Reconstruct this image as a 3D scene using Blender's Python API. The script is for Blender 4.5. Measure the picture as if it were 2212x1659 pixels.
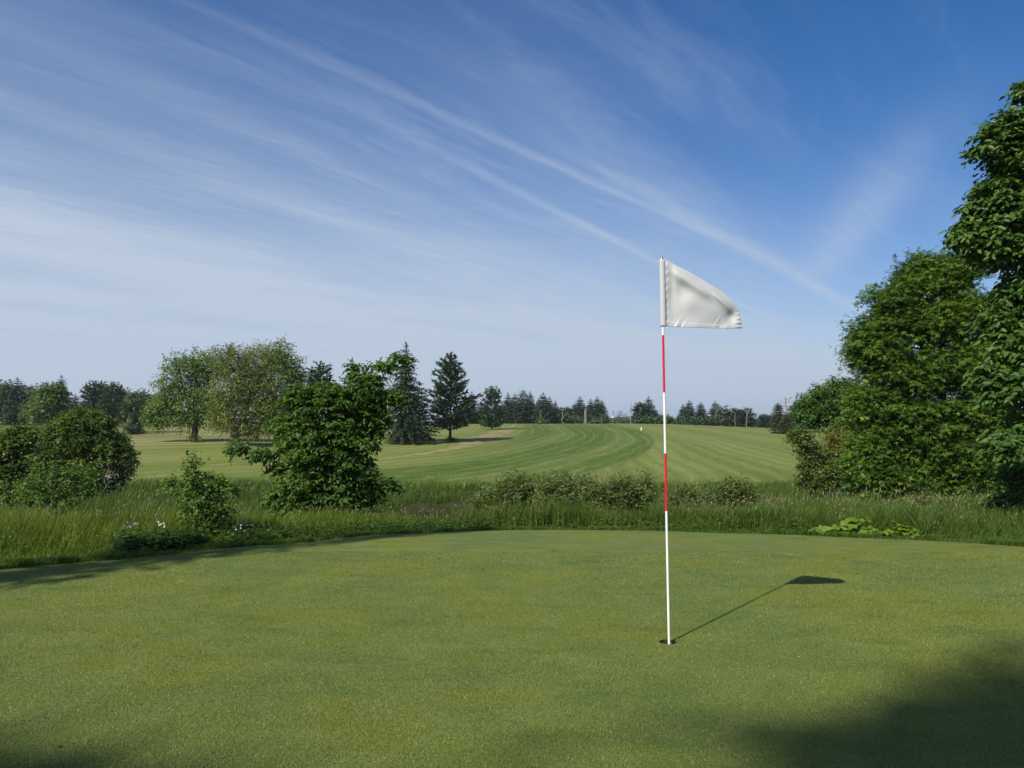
import bpy, bmesh, math, random
import numpy as np
from mathutils import Vector, Matrix
R = math.radians
random.seed(7); rng = np.random.default_rng(11)
for o in list(bpy.data.objects): bpy.data.objects.remove(o)
SC = bpy.context.scene
COL = SC.collection
# ------------------------------------------------------------------ camera
F = 1703.0; CX = 1106.0; CY = 829.5; HOR = 925.0      # photo measured at 2212 x 1659
EYE = 1.285
PITCH = math.atan((HOR - CY) / F)
cam_d = bpy.data.cameras.new('camera'); cam = bpy.data.objects.new('camera', cam_d); COL.objects.link(cam)
cam_d.sensor_width = 36; cam_d.lens = 36 * F / 2212; cam_d.clip_start = 0.05; cam_d.clip_end = 8000
cam.location = (0, 0, EYE); cam.rotation_euler = (math.pi / 2 + PITCH, 0, 0)
SC.camera = cam
# ------------------------------------------------------------------ sun and sky
SUN_EL = R(40.7); SH = np.array([0.6, 0.8])            # shadows fall away to the right
sd = Vector((SH[0] * math.cos(SUN_EL), SH[1] * math.cos(SUN_EL), -math.sin(SUN_EL)))
sun_d = bpy.data.lights.new('sun', 'SUN'); sun = bpy.data.objects.new('sun', sun_d); COL.objects.link(sun)
sun_d.energy = 4.6; sun_d.angle = R(0.5); sun_d.color = (1.0, 0.95, 0.85)
sun.rotation_euler = sd.to_track_quat('-Z', 'Y').to_euler(); sun.location = (-30, -40, 60)
SC.view_settings.view_transform = 'Standard'; SC.view_settings.look = 'None'
SC.view_settings.exposure = 0.32; SC.view_settings.gamma = 1.0

class NT:
    """tiny node helper"""
    def __init__(s, tree): s.t = tree; s.n = tree.nodes; s.l = tree.links
    def node(s, typ, **kw):
        n = s.n.new(typ)
        for k, v in kw.items(): setattr(n, k, v)
        return n
    def put(s, sock, v):
        if v is None: return
        if hasattr(v, 'is_linked'): s.l.new(v, sock)
        else:
            try: sock.default_value = v
            except Exception: sock.default_value = (*v, 1.0)
    def m(s, op, a, b=None, c=None, clamp=False):
        n = s.node('ShaderNodeMath', operation=op, use_clamp=clamp)
        s.put(n.inputs[0], a); s.put(n.inputs[1], b); s.put(n.inputs[2], c)
        return n.outputs[0]
    def mix(s, f, a, b):
        n = s.node('ShaderNodeMix', data_type='RGBA'); s.put(n.inputs[0], f); s.put(n.inputs[6], a); s.put(n.inputs[7], b)
        return n.outputs[2]
    def smooth(s, v, a, b, lo=0.0, hi=1.0):
        n = s.node('ShaderNodeMapRange', interpolation_type='SMOOTHSTEP')
        for i, x in enumerate((v, a, b, lo, hi)): s.put(n.inputs[i], x)
        return n.outputs[0]
    def comb(s, x, y, z=0.0):
        n = s.node('ShaderNodeCombineXYZ'); s.put(n.inputs[0], x); s.put(n.inputs[1], y); s.put(n.inputs[2], z); return n.outputs[0]
    def noise(s, vec, scale, detail=3, rough=0.55, dist=0.0):
        n = s.node('ShaderNodeTexNoise'); s.put(n.inputs['Vector'], vec); s.put(n.inputs['Scale'], scale)
        s.put(n.inputs['Detail'], detail); s.put(n.inputs['Roughness'], rough); s.put(n.inputs['Distortion'], dist)
        return n.outputs['Fac']
    def attr(s, name):
        return s.node('ShaderNodeAttribute', attribute_name=name).outputs['Fac']

W = bpy.data.worlds.new('World'); SC.world = W; W.use_nodes = True
w = NT(W.node_tree); w.n.clear()
sky = w.node('ShaderNodeTexSky', sky_type='NISHITA', sun_disc=False, sun_elevation=SUN_EL, sun_rotation=R(217),
             altitude=0.0, air_density=0.85, dust_density=0.8, ozone_density=1.8)
tc = w.node('ShaderNodeTexCoord'); sep = w.node('ShaderNodeSeparateXYZ'); w.l.new(tc.outputs['Generated'], sep.inputs[0])
zc = w.m('MAXIMUM', sep.outputs[2], 0.025)
px = w.m('DIVIDE', sep.outputs[0], zc); py = w.m('DIVIDE', sep.outputs[1], zc)     # a high cloud layer, seen as a plane
U = w.m('ADD', w.m('MULTIPLY', px, 0.6), w.m('MULTIPLY', py, 0.8))                # along the wind
V = w.m('SUBTRACT', w.m('MULTIPLY', px, 0.8), w.m('MULTIPLY', py, 0.6))           # across it
warp = w.m('MULTIPLY', w.m('SUBTRACT', w.noise(w.comb(w.m('MULTIPLY', U, 0.5), V), 0.9, 4), 0.5), 0.55)
Vw = w.m('ADD', V, warp)
fine = w.noise(w.comb(w.m('MULTIPLY', U, 0.9), w.m('MULTIPLY', Vw, 5.0)), 1.6, 8, 0.68)
broad = w.noise(w.comb(w.m('MULTIPLY', U, 0.22), w.m('MULTIPLY', Vw, 0.62)), 1.5, 3, 0.5)
mid = w.noise(w.comb(w.m('MULTIPLY', U, 0.62), w.m('MULTIPLY', Vw, 3.4), 3.7), 1.5, 8, 0.66, 0.5)
def streak(c0, slope, u0, wid, amp, ua, ub, src=None, soft=0.8):
    cen = w.m('ADD', w.m('MULTIPLY', w.m('SUBTRACT', U, u0), slope), c0)
    wv = w.m('ADD', V, w.m('MULTIPLY', warp, 0.18)) if src is None else src
    d = w.m('DIVIDE', w.m('SUBTRACT', wv, cen), wid)
    g = w.m('POWER', 2.718, w.m('MULTIPLY', w.m('MULTIPLY', d, d), -1.0))
    g = w.m('MULTIPLY', g, w.m('MULTIPLY', w.smooth(U, ua - soft, ua + soft), w.smooth(U, ub + soft * 2, ub - soft)))
    return w.m('MULTIPLY', g, amp)
lf = w.m('ADD', 0.30, w.m('MULTIPLY', fine, 1.2))
S = [streak(-1.66, 0.035, 2.0, 0.030, 0.24, 1.2, 3.2),
     streak(-1.53, -0.02, 2.6, 0.075, 0.28, 2.6, 8.0),
     streak(-1.38, -0.09, 2.0, 0.22, 0.20, 1.6, 3.6),
     streak(-1.90, -0.10, 2.1, 0.035, 0.24, 1.9, 7.0),
     streak(-1.95, 0.0, 2.0, 0.35, 0.12, 1.4, 5.0),
     streak(-0.62, -0.42, 3.3, 0.17, 0.38, 3.0, 4.8),
     streak(-0.95, 0.1, 2.0, 0.12, 0.10, 1.3, 2.6),
     streak(-2.75, -0.15, 1.5, 0.12, 0.14, -0.4, 2.5),
     streak(-2.25, -0.15, 1.5, 0.10, 0.10, 0.2, 3.0)]
tot = S[0]
for x in S[1:]: tot = w.m('ADD', tot, x)
tot = w.m('MULTIPLY', w.m('MULTIPLY', tot, lf), 0.85)
veil = w.m('MULTIPLY', w.smooth(broad, 0.15, 0.85, 0.52, 0.98), w.smooth(V, -0.4, -4.6, 0.07, 0.86))
wisp = w.m('MULTIPLY', w.smooth(mid, 0.42, 0.80), w.smooth(V, 0.4, -2.0, 0.07, 0.17))
low = w.smooth(sep.outputs[2], 0.34, 0.0, 0.0, 0.36)
fib = w.noise(w.comb(w.m('MULTIPLY', U, 1.3), w.m('MULTIPLY', Vw, 9.0), 1.7), 1.9, 9, 0.72, 0.6)
veil = w.m('MULTIPLY', veil, w.m('ADD', 0.62, w.m('MULTIPLY', fib, w.smooth(sep.outputs[2], .1, .4, .76, .80))))
veil = w.m('ADD', veil, w.smooth(V, 1.5, -1.6, 0.0, 0.03))
veil = w.m('MULTIPLY', veil, w.smooth(sep.outputs[2], .56, .16, .45, 1.12))
wisp = w.m('MULTIPLY', wisp, w.smooth(sep.outputs[2], 0.08, 0.34, 0.15, 1.0))
alpha = w.m('ADD', w.m('ADD', tot, veil), w.m('ADD', wisp, low), clamp=True)
alpha = w.m('MULTIPLY', alpha, w.smooth(sep.outputs[2], -0.02, 0.01))
hs = w.node('ShaderNodeHueSaturation'); hs.inputs['Saturation'].default_value = 1.45; hs.inputs['Value'].default_value = 1.10; hs.inputs['Hue'].default_value = 0.508
w.l.new(sky.outputs[0], hs.inputs['Color'])
skyc = w.mix(alpha, hs.outputs[0], (4.85, 5.7, 7.0, 1))
bg = w.node('ShaderNodeBackground'); bg.inputs[1].default_value = 0.085
out = w.node('ShaderNodeOutputWorld'); w.l.new(skyc, bg.inputs[0]); w.l.new(bg.outputs[0], out.inputs[0])

# ------------------------------------------------------------------ helpers
CP, SP = math.cos(PITCH), math.sin(PITCH)
def ray(vx, vy):
    a = (vx - CX) / F; b = (CY - vy) / F
    y = CP - b * SP; z = SP + b * CP
    return a / y, z / y                                # slopes per metre of Y
def at(vx, vy, Y):
    a, b = ray(vx, vy); return Vector((a * Y, Y, EYE + b * Y))
def link(o): COL.objects.link(o); return o
def tag(o, label=None, cat=None, group=None, kind=None):
    if label: o['label'] = label
    if cat: o['category'] = cat
    if group: o['group'] = group
    if kind: o['kind'] = kind
    return o
def thing(name, label, cat, loc=(0, 0, 0), group=None):
    o = link(bpy.data.objects.new(name, None)); o.location = loc; o.empty_display_size = 0.2
    return tag(o, label, cat, group)
def meshdata(name, verts, faces, mat=None, attrs=None, smooth=False, mats=None, midx=None):
    me = bpy.data.meshes.new(name)
    verts = np.asarray(verts, np.float32).reshape(-1, 3)
    if isinstance(faces, np.ndarray):
        nf, k = faces.shape
        me.vertices.add(len(verts)); me.vertices.foreach_set('co', verts.ravel())
        me.loops.add(nf * k); me.loops.foreach_set('vertex_index', faces.astype(np.int32).ravel())
        me.polygons.add(nf); me.polygons.foreach_set('loop_start', np.arange(0, nf * k, k, dtype=np.int32))
        me.polygons.foreach_set('loop_total', np.full(nf, k, np.int32))
    else:
        me.from_pydata([tuple(v) for v in verts], [], [tuple(f) for f in faces])
    if attrs:
        for k2, v in attrs.items():
            a = me.attributes.new(k2, 'FLOAT', 'POINT'); a.data.foreach_set('value', np.asarray(v, np.float32))
    for m_ in (mats or ([mat] if mat else [])): me.materials.append(m_)
    if midx is not None: me.polygons.foreach_set('material_index', np.asarray(midx, np.int32))
    me.update(calc_edges=True); me.validate()
    if smooth: me.polygons.foreach_set('use_smooth', np.ones(len(me.polygons), bool))
    return me
def obj(name, me, parent=None, loc=None):
    o = link(bpy.data.objects.new(name, me))
    if parent is not None: o.parent = parent
    if loc is not None: o.location = loc
    return o
def norm(a): return a / np.maximum(np.linalg.norm(a, axis=-1, keepdims=True), 1e-9)

# ------------------------------------------------------------------ terrain height
def emap(vx): return np.interp(vx, [-900, -300, 0, 300, 500, 800, 1000, 1200, 1430, 1700, 2000, 2212, 2800],
                               [6.2, 6.8, 7.3, 8.05, 8.95, 10.8, 12.1, 12.6, 12.0, 10.9, 9.8, 9.1, 8.0])
P = {  # photo column : (distance, height)
 -900: [(9, -.1), (14, -.3), (22, -.7), (40, -.9), (70, .3), (100, 1.4), (170, 4.4), (260, 6.0), (600, 4), (4000, -8)],
    0: [(9, -.08), (11, -.25), (14, -.60), (20, -1.2), (25, -1.5), (30, -1.6), (45, -1.4), (70, -.5), (100, 1.1), (170, 4.3), (230, 5.4), (500, 2), (4000, -8)],
  300: [(9.5, -.15), (11, -.32), (14, -.65), (20, -1.3), (28, -1.7), (38, -1.5), (55, -.72), (70, .08), (100, 1.2), (140, 2.2), (180, 3.2), (230, 3.8), (500, 1), (4000, -8)],
  500: [(10, -.2), (12, -.42), (16, -.95), (22, -1.6), (28, -1.85), (38, -1.5), (55, -.72), (70, .14), (100, .95), (140, 1.9), (180, 2.8), (230, 3.3), (500, 1), (4000, -8)],
  800: [(12, -.36), (14, -.68), (18, -1.4), (24, -2.1), (30, -2.2), (33.5, -1.75), (38, -1.6), (60, -1.05), (80, -.1), (110, 1.0), (150, 2.15), (190, 2.5), (230, 2.6), (500, 0), (4000, -8)],
 1000: [(13, -.44), (15, -.85), (19, -1.55), (25, -2.25), (30, -2.35), (33, -1.8), (38, -1.6), (60, -1.05), (82, -.25), (110, .95), (150, 2.15), (190, 2.5), (230, 2.5), (500, 0), (4000, -8)],
 1200: [(13.4, -.46), (15, -.85), (19, -1.45), (25, -2.05), (30, -2.1), (34, -1.75), (38, -1.6), (60, -1.0), (90, .05), (120, 1.2), (150, 2.12), (185, 2.45), (230, 2.4), (500, 0), (4000, -8)],
 1430: [(13, -.44), (15, -.8), (19, -1.35), (25, -1.75), (30, -1.85), (38, -1.6), (60, -.9), (90, .2), (120, 1.25), (150, 2.1), (180, 2.35), (230, 2.2), (500, 0), (4000, -8)],
 1700: [(12, -.34), (14, -.6), (18, -1.0), (24, -1.35), (30, -1.45), (38, -1.45), (60, -.95), (90, -.05), (120, .8), (150, 1.2), (180, 1.15), (230, 1.0), (500, 0), (4000, -8)],
 2000: [(11, -.25), (14, -.55), (18, -.85), (24, -1.1), (38, -1.2), (90, -.3), (150, 1.0), (200, 1.0), (500, 0), (4000, -8)],
 2800: [(10, -.2), (14, -.4), (18, -.6), (24, -.8), (38, -.8), (90, 0), (150, 1.0), (200, 1.0), (500, 0), (4000, -8)],
}
TN, DN = 401, 420
TT = np.linspace(-R(55), R(55), TN); LD = np.linspace(math.log(2.0), math.log(4000), DN)
def green_z(d): return -0.0082 * np.maximum(0, d - 6.5) ** 2
_keys = sorted(P); _prof = []
for k in _keys:
    e = float(emap(k)); dd = [2, 6.5] + list(np.linspace(6.7, e + .2, 12)) + [p_[0] for p_ in P[k] if p_[0] > e + .4]
    zz = [0, 0] + list(green_z(np.linspace(6.7, e + .2, 12))) + [p_[1] for p_ in P[k] if p_[0] > e + .4]
    _prof.append(np.interp(np.exp(LD), dd, zz))
_prof = np.array(_prof)
vxs = np.tan(TT) * F + CX
G = np.array([[0.0] * DN] * TN)
for j in range(DN): G[:, j] = np.interp(vxs, _keys, _prof[:, j])
def blur(A, r, ax):
    k = np.exp(-np.linspace(-2, 2, 2 * r + 1) ** 2); k /= k.sum()
    pad = [(0, 0), (0, 0)]; pad[ax] = (r, r)
    B = np.pad(A, pad, mode='edge'); O = np.zeros_like(A)
    for i, kk in enumerate(k):
        O += kk * (B[i:i + A.shape[0], :] if ax == 0 else B[:, i:i + A.shape[1]])
    return O
G = blur(blur(G, 16, 0), 5, 1)
def wob(x, y, s=1.0):
    x = np.asarray(x, float) / s; y = np.asarray(y, float) / s
    return (np.sin(x * 1.7 + np.sin(y * 1.3) * 1.4) + np.sin(y * 2.3 + 1.1 + np.sin(x * .9) * 1.7) + .6 * np.sin(x * 4.1 - y * 3.3 + 2) + .5 * np.sin(x * 3.1 + y * 5.2)) / 3.1
def wob3(p, s):
    x, y, z = (p / s).T
    return (np.sin(x * 2.1 + np.sin(z * 1.7) * 1.3) + np.sin(y * 1.9 + 1.3 + np.sin(x * 1.5) * 1.2) + 1.3 * np.sin(z * 3.1 + np.sin(x * 1.1 + y * .8) * 1.6) + .6 * np.sin(x * 4.3 - z * 3.7)) / 3.0
def ground_z(X, Y):
    X = np.asarray(X, float); Y = np.asarray(Y, float)
    th = np.arctan2(X, Y); r = np.hypot(X, Y)
    thc = np.clip(th, -R(52), R(52)); d = r * np.cos(thc)
    back = np.clip((np.abs(th) - R(52)) / R(60), 0, 1); back = back * back * (3 - 2 * back)
    ti = np.clip((thc - TT[0]) / (TT[-1] - TT[0]) * (TN - 1), 0, TN - 1.001)
    di = np.clip((np.log(np.maximum(d, 2.001)) - LD[0]) / (LD[-1] - LD[0]) * (DN - 1), 0, DN - 1.001)
    a = ti.astype(int); b = di.astype(int); fa = ti - a; fb = di - b
    z = (G[a, b] * (1 - fa) * (1 - fb) + G[a + 1, b] * fa * (1 - fb) + G[a, b + 1] * (1 - fa) * fb + G[a + 1, b + 1] * fa * fb)
    e = edge_r(th) * np.cos(thc)
    bump = np.clip((d - e - .5) / 3, 0, 1) * np.clip((90 - d) / 50, 0, 1) * wob(X, Y, 1.3) * 0.07
    return z * (1 - back * .9) + bump
def edge_r(th):
    thc = np.clip(th, -R(50), R(50))
    e = emap(np.tan(thc) * F + CX) / np.cos(thc)
    back = np.clip((np.abs(th) - R(50)) / R(70), 0, 1)
    return e * (1 - back) + 5.2 * back
def gz(X, Y): return float(ground_z(X, Y))
def hit(vx, vy, dmin=6.0, dmax=400):
    a, b = ray(vx, vy); d = np.exp(np.linspace(math.log(dmin), math.log(dmax), 3000))
    z = ground_z(a * d, d); zr = EYE + b * d; k = np.argmax(z >= zr)
    D = float(d[k]); return Vector((a * D, D, float(z[k])))

# ------------------------------------------------------------------ materials
def new_mat(name):
    m_ = bpy.data.materials.new(name); m_.use_nodes = True; t = NT(m_.node_tree); t.n.clear()
    o = t.node('ShaderNodeOutputMaterial'); return m_, t, o
def principled(t, color, rough=0.6, spec=0.5, normal=None, metal=0.0, sheen=None):
    b = t.node('ShaderNodeBsdfPrincipled'); t.put(b.inputs['Base Color'], color); t.put(b.inputs['Roughness'], rough)
    b.inputs['Specular IOR Level'].default_value = spec; b.inputs['Metallic'].default_value = metal
    if normal is not None: t.l.new(normal, b.inputs['Normal'])
    return b
def bump(t, h, strength=0.5, dist=0.02, nrm=None):
    b = t.node('ShaderNodeBump'); b.inputs['Strength'].default_value = strength; b.inputs['Distance'].default_value = dist
    t.l.new(h, b.inputs['Height'])
    if nrm is not None: t.l.new(nrm, b.inputs['Normal'])
    return b.outputs[0]
def leaf_mat(name, c0, c1, c2=None, trans=0.28, rough=0.5, spec=0.35, tcol=None, ns=1.2):
    m_, t, o = new_mat(name)
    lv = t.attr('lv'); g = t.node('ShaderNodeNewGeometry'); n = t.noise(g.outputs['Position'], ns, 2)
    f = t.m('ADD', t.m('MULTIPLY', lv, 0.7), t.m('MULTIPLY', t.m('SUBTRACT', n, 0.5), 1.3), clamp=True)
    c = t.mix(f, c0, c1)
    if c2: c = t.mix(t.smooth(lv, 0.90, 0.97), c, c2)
    b = principled(t, c, rough, spec)
    tr = t.node('ShaderNodeBsdfTranslucent')
    mixc = t.node('ShaderNodeMix', data_type='RGBA', blend_type='MULTIPLY'); mixc.inputs[0].default_value = 1.0
    t.put(mixc.inputs[6], c); t.put(mixc.inputs[7], tcol or (1.5, 1.5, 0.5, 1)); t.l.new(mixc.outputs[2], tr.inputs[0])
    ms = t.node('ShaderNodeMixShader'); ms.inputs[0].default_value = trans
    t.l.new(b.outputs[0], ms.inputs[1]); t.l.new(tr.outputs[0], ms.inputs[2]); t.l.new(ms.outputs[0], o.inputs[0])
    return m_
def bark_mat(name, c0, c1, sc=9):
    m_, t, o = new_mat(name); tcx = t.node('ShaderNodeTexCoord')
    mp = t.node('ShaderNodeMapping'); mp.inputs['Scale'].default_value = (1, 1, 0.25); t.l.new(tcx.outputs['Object'], mp.inputs[0])
    n = t.noise(mp.outputs[0], sc, 5, .65)
    b = principled(t, t.mix(t.smooth(n, .35, .68), c0, c1), .9, .2, bump(t, n, .8, .03)); t.l.new(b.outputs[0], o.inputs[0]); return m_
M = {}
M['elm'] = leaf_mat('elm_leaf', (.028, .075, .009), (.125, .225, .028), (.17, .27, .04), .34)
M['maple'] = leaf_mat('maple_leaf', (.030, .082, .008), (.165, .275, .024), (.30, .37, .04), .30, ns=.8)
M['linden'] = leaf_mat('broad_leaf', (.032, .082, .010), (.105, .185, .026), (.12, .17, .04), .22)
M['young'] = leaf_mat('young_leaf', (.050, .110, .013), (.140, .225, .032), (.16, .22, .05), .32)
M['hawthorn'] = leaf_mat('hawthorn_leaf', (.050, .095, .011), (.130, .185, .024), (.17, .19, .03), .28)
M['ashleaf'] = leaf_mat('ash_leaf', (.055, .120, .013), (.140, .225, .030), (.15, .21, .04), .3)
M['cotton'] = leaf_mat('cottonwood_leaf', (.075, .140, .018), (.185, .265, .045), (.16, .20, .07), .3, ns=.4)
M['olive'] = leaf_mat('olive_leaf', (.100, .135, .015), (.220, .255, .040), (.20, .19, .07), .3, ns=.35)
M['scrub'] = leaf_mat('scrub_leaf', (.050, .090, .013), (.140, .195, .030), (.14, .13, .05), .25)
M['gold'] = leaf_mat('golden_leaf', (.110, .130, .014), (.190, .190, .024), None, .3)
M['ashtree'] = leaf_mat('ash_tree_leaf', (.040, .100, .012), (.120, .205, .030), None, .3)
M['farleaf'] = leaf_mat('far_leaf', (.050, .090, .024), (.100, .155, .042), None, .25, ns=.25)
M['farbright'] = leaf_mat('far_bright_leaf', (.060, .115, .020), (.120, .190, .035), None, .3, ns=.25)
M['fargrey'] = leaf_mat('far_grey_leaf', (.085, .110, .075), (.150, .175, .125), None, .25, ns=.25)
M['spruce'] = leaf_mat('spruce_needle', (.018, .042, .015), (.055, .092, .032), None, .1, .6, .25, ns=.7)
M['spruceb'] = leaf_mat('spruce_needle_green', (.028, .055, .014), (.062, .098, .026), None, .12, .6, .25, ns=.7)
M['pine'] = leaf_mat('pine_needle', (.026, .058, .020), (.085, .130, .052), None, .12, .6, .25, ns=.6)
M['cedar'] = leaf_mat('cedar_leaf', (.050, .062, .018), (.110, .125, .035), None, .12, .7, .2, ns=.6)
M['willow'] = leaf_mat('willow_leaf', (.095, .140, .035), (.215, .262, .085), (.25, .26, .15), .3, ns=1.5)
M['burdock'] = leaf_mat('burdock_leaf', (.12, .20, .018), (.19, .27, .028), None, .35, .55, .3)
M['weed'] = leaf_mat('weed_leaf', (.040, .090, .014), (.100, .170, .026), (.15, .20, .03), .3)
M['darkweed'] = leaf_mat('nettle_leaf', (.035, .085, .012), (.090, .165, .024), None, .25)
M['grassy'] = leaf_mat('meadow_grass', (.080, .130, .012), (.200, .255, .034), (.25, .27, .08), .35, .6, .2, ns=.9)
M['grassg'] = leaf_mat('green_grass', (.045, .095, .010), (.135, .195, .024), (.17, .20, .05), .35, .55, .25, ns=.8)
M['grassr'] = leaf_mat('reed_grass', (.055, .100, .013), (.140, .195, .034), (.19, .20, .08), .3, .6, .2, ns=.7)
M['dry'] = leaf_mat('dry_reed', (.14, .14, .05), (.27, .24, .11), (.33, .29, .17), .3, .7, .2, ns=.7)
M['seed'] = leaf_mat('seed_head', (.20, .19, .10), (.32, .28, .17), (.30, .21, .18), .3, .7, .2)
M['bark'] = bark_mat('bark_brown', (.030, .024, .018), (.095, .080, .062))
M['barkg'] = bark_mat('bark_grey', (.07, .062, .052), (.20, .18, .155))
M['dead'] = bark_mat('dead_wood', (.16, .14, .125), (.34, .31, .28))
M['post'] = bark_mat('weathered_post', (.10, .092, .078), (.22, .20, .17), 4)
def plain(name, col, rough=.5, spec=.4, metal=0.0, nscale=30, var=.12):
    m_, t, o = new_mat(name); tcx = t.node('ShaderNodeTexCoord'); n = t.noise(tcx.outputs['Object'], nscale, 4)
    dk = tuple(c * (1 - var) for c in col[:3]) + (1,); lt = tuple(min(1, c * (1 + var)) for c in col[:3]) + (1,)
    b = principled(t, t.mix(n, dk, lt), rough, spec, None, metal); t.l.new(b.outputs[0], o.inputs[0]); return m_
M['white'] = plain('white_gloss', (.78, .78, .74), .32, .5, var=.04)
M['red'] = plain('red_gloss', (.62, .012, .028), .32, .5, var=.05)
M['metal'] = plain('ferrule_metal', (.20, .18, .15), .35, .5, 1.0)
M['whitepost'] = plain('white_paint', (.75, .75, .70), .5)
M['redpost'] = plain('red_paint', (.45, .04, .02), .5)
M['steel'] = plain('pylon_steel', (.20, .24, .30), .6, .3)
M['twig'] = plain('dry_twig', (.28, .13, .07), .8, .2, nscale=90, var=.4)
M['twigp'] = plain('pale_twig', (.30, .33, .16), .8, .2, nscale=90, var=.3)
M['dark'] = plain('dark_debris', (.03, .035, .015), .9, .1)
M['petalw'] = plain('white_petal', (.62, .62, .60), .6, .2)
M['petall'] = plain('lilac_petal', (.42, .38, .68), .6, .2)
M['roof'] = plain('pale_roof', (.55, .60, .65), .6, .3, nscale=3)
M['wall'] = plain('pale_wall', (.60, .62, .62), .8, .2, nscale=3)

def m_cloth():
    m_, t, o = new_mat('flag_cloth'); tcx = t.node('ShaderNodeTexCoord')
    n = t.noise(tcx.outputs['Object'], 60, 4); n2 = t.noise(tcx.outputs['Object'], 900, 2)
    c = t.mix(n, (.55, .56, .55, 1), (.63, .64, .63, 1))
    b = principled(t, c, .45, .35, bump(t, n2, .15, .0006))
    tr = t.node('ShaderNodeBsdfTranslucent'); t.put(tr.inputs[0], (.80, .80, .74, 1))
    ms = t.node('ShaderNodeMixShader'); ms.inputs[0].default_value = .22
    t.l.new(b.outputs[0], ms.inputs[1]); t.l.new(tr.outputs[0], ms.inputs[2]); t.l.new(ms.outputs[0], o.inputs[0]); return m_
M['cloth'] = m_cloth()
def m_green():
    m_, t, o = new_mat('putting_turf'); g = t.node('ShaderNodeNewGeometry'); p = g.outputs['Position']
    big = t.noise(p, .55, 4, .6, .4); med = t.noise(p, 2.6, 5, .65, .3); yel = t.noise(p, 1.15, 5, .7, .6)
    mp = t.node('ShaderNodeMapping'); mp.inputs['Scale'].default_value = (1, 2.2, 1); mp.inputs['Rotation'].default_value = (0, 0, R(18)); t.l.new(p, mp.inputs[0])
    strk = t.noise(mp.outputs[0], 1.6, 4, .6)
    c = t.mix(t.smooth(big, .35, .65), (.134, .190, .044, 1), (.196, .214, .026, 1))
    c = t.mix(t.smooth(med, .40, .70, 0, .7), c, (.215, .252, .070, 1))
    c = t.mix(t.smooth(strk, .50, .72, 0, .75), c, (.092, .148, .036, 1))
    c = t.mix(t.smooth(yel, .56, .72, 0, .55), c, (.265, .275, .016, 1))
    br = t.noise(p, .9, 4, .6, .5)
    c = t.mix(t.smooth(br, .66, .76, 0, .5), c, (.080, .075, .025, 1))
    b1 = t.noise(p, 95, 3, .7); b2 = t.noise(p, 320, 2, .6); b3 = t.noise(p, 30, 3, .6)
    h = t.m('ADD', t.m('ADD', b1, t.m('MULTIPLY', b2, .45)), t.m('MULTIPLY', b3, .8))
    c = t.mix(t.smooth(b2, .55, .70, 0, .85), c, (.34, .37, .17, 1))
    c = t.mix(t.smooth(b1, .50, .36, 0, .8), c, (.035, .060, .014, 1))
    b = principled(t, c, .75, .08, bump(t, h, .85, .012)); t.l.new(b.outputs[0], o.inputs[0]); return m_
M['green'] = m_green()
def m_apron():
    m_, t, o = new_mat('apron_turf'); p = t.node('ShaderNodeNewGeometry').outputs['Position']
    n = t.noise(p, 3, 5, .65); f = t.noise(p, 60, 4, .7)
    c = t.mix(n, (.050, .085, .020, 1), (.100, .130, .035, 1)); c = t.mix(t.smooth(f, .55, .40, 0, .8), c, (.02, .035, .01, 1))
    b = principled(t, c, .7, .2, bump(t, f, 1, .03)); t.l.new(b.outputs[0], o.inputs[0]); return m_
M['apron'] = m_apron()
def m_rough():
    m_, t, o = new_mat('rough_soil'); p = t.node('ShaderNodeNewGeometry').outputs['Position']
    n = t.noise(p, .8, 5, .65); f = t.noise(p, 25, 4, .7)
    c = t.mix(n, (.035, .055, .014, 1), (.070, .090, .024, 1)); c = t.mix(t.smooth(f, .6, .42, 0, .8), c, (.075, .048, .028, 1))
    b = principled(t, c, .9, .1, bump(t, f, 1, .06)); t.l.new(b.outputs[0], o.inputs[0]); return m_
M['rough'] = m_rough()
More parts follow.
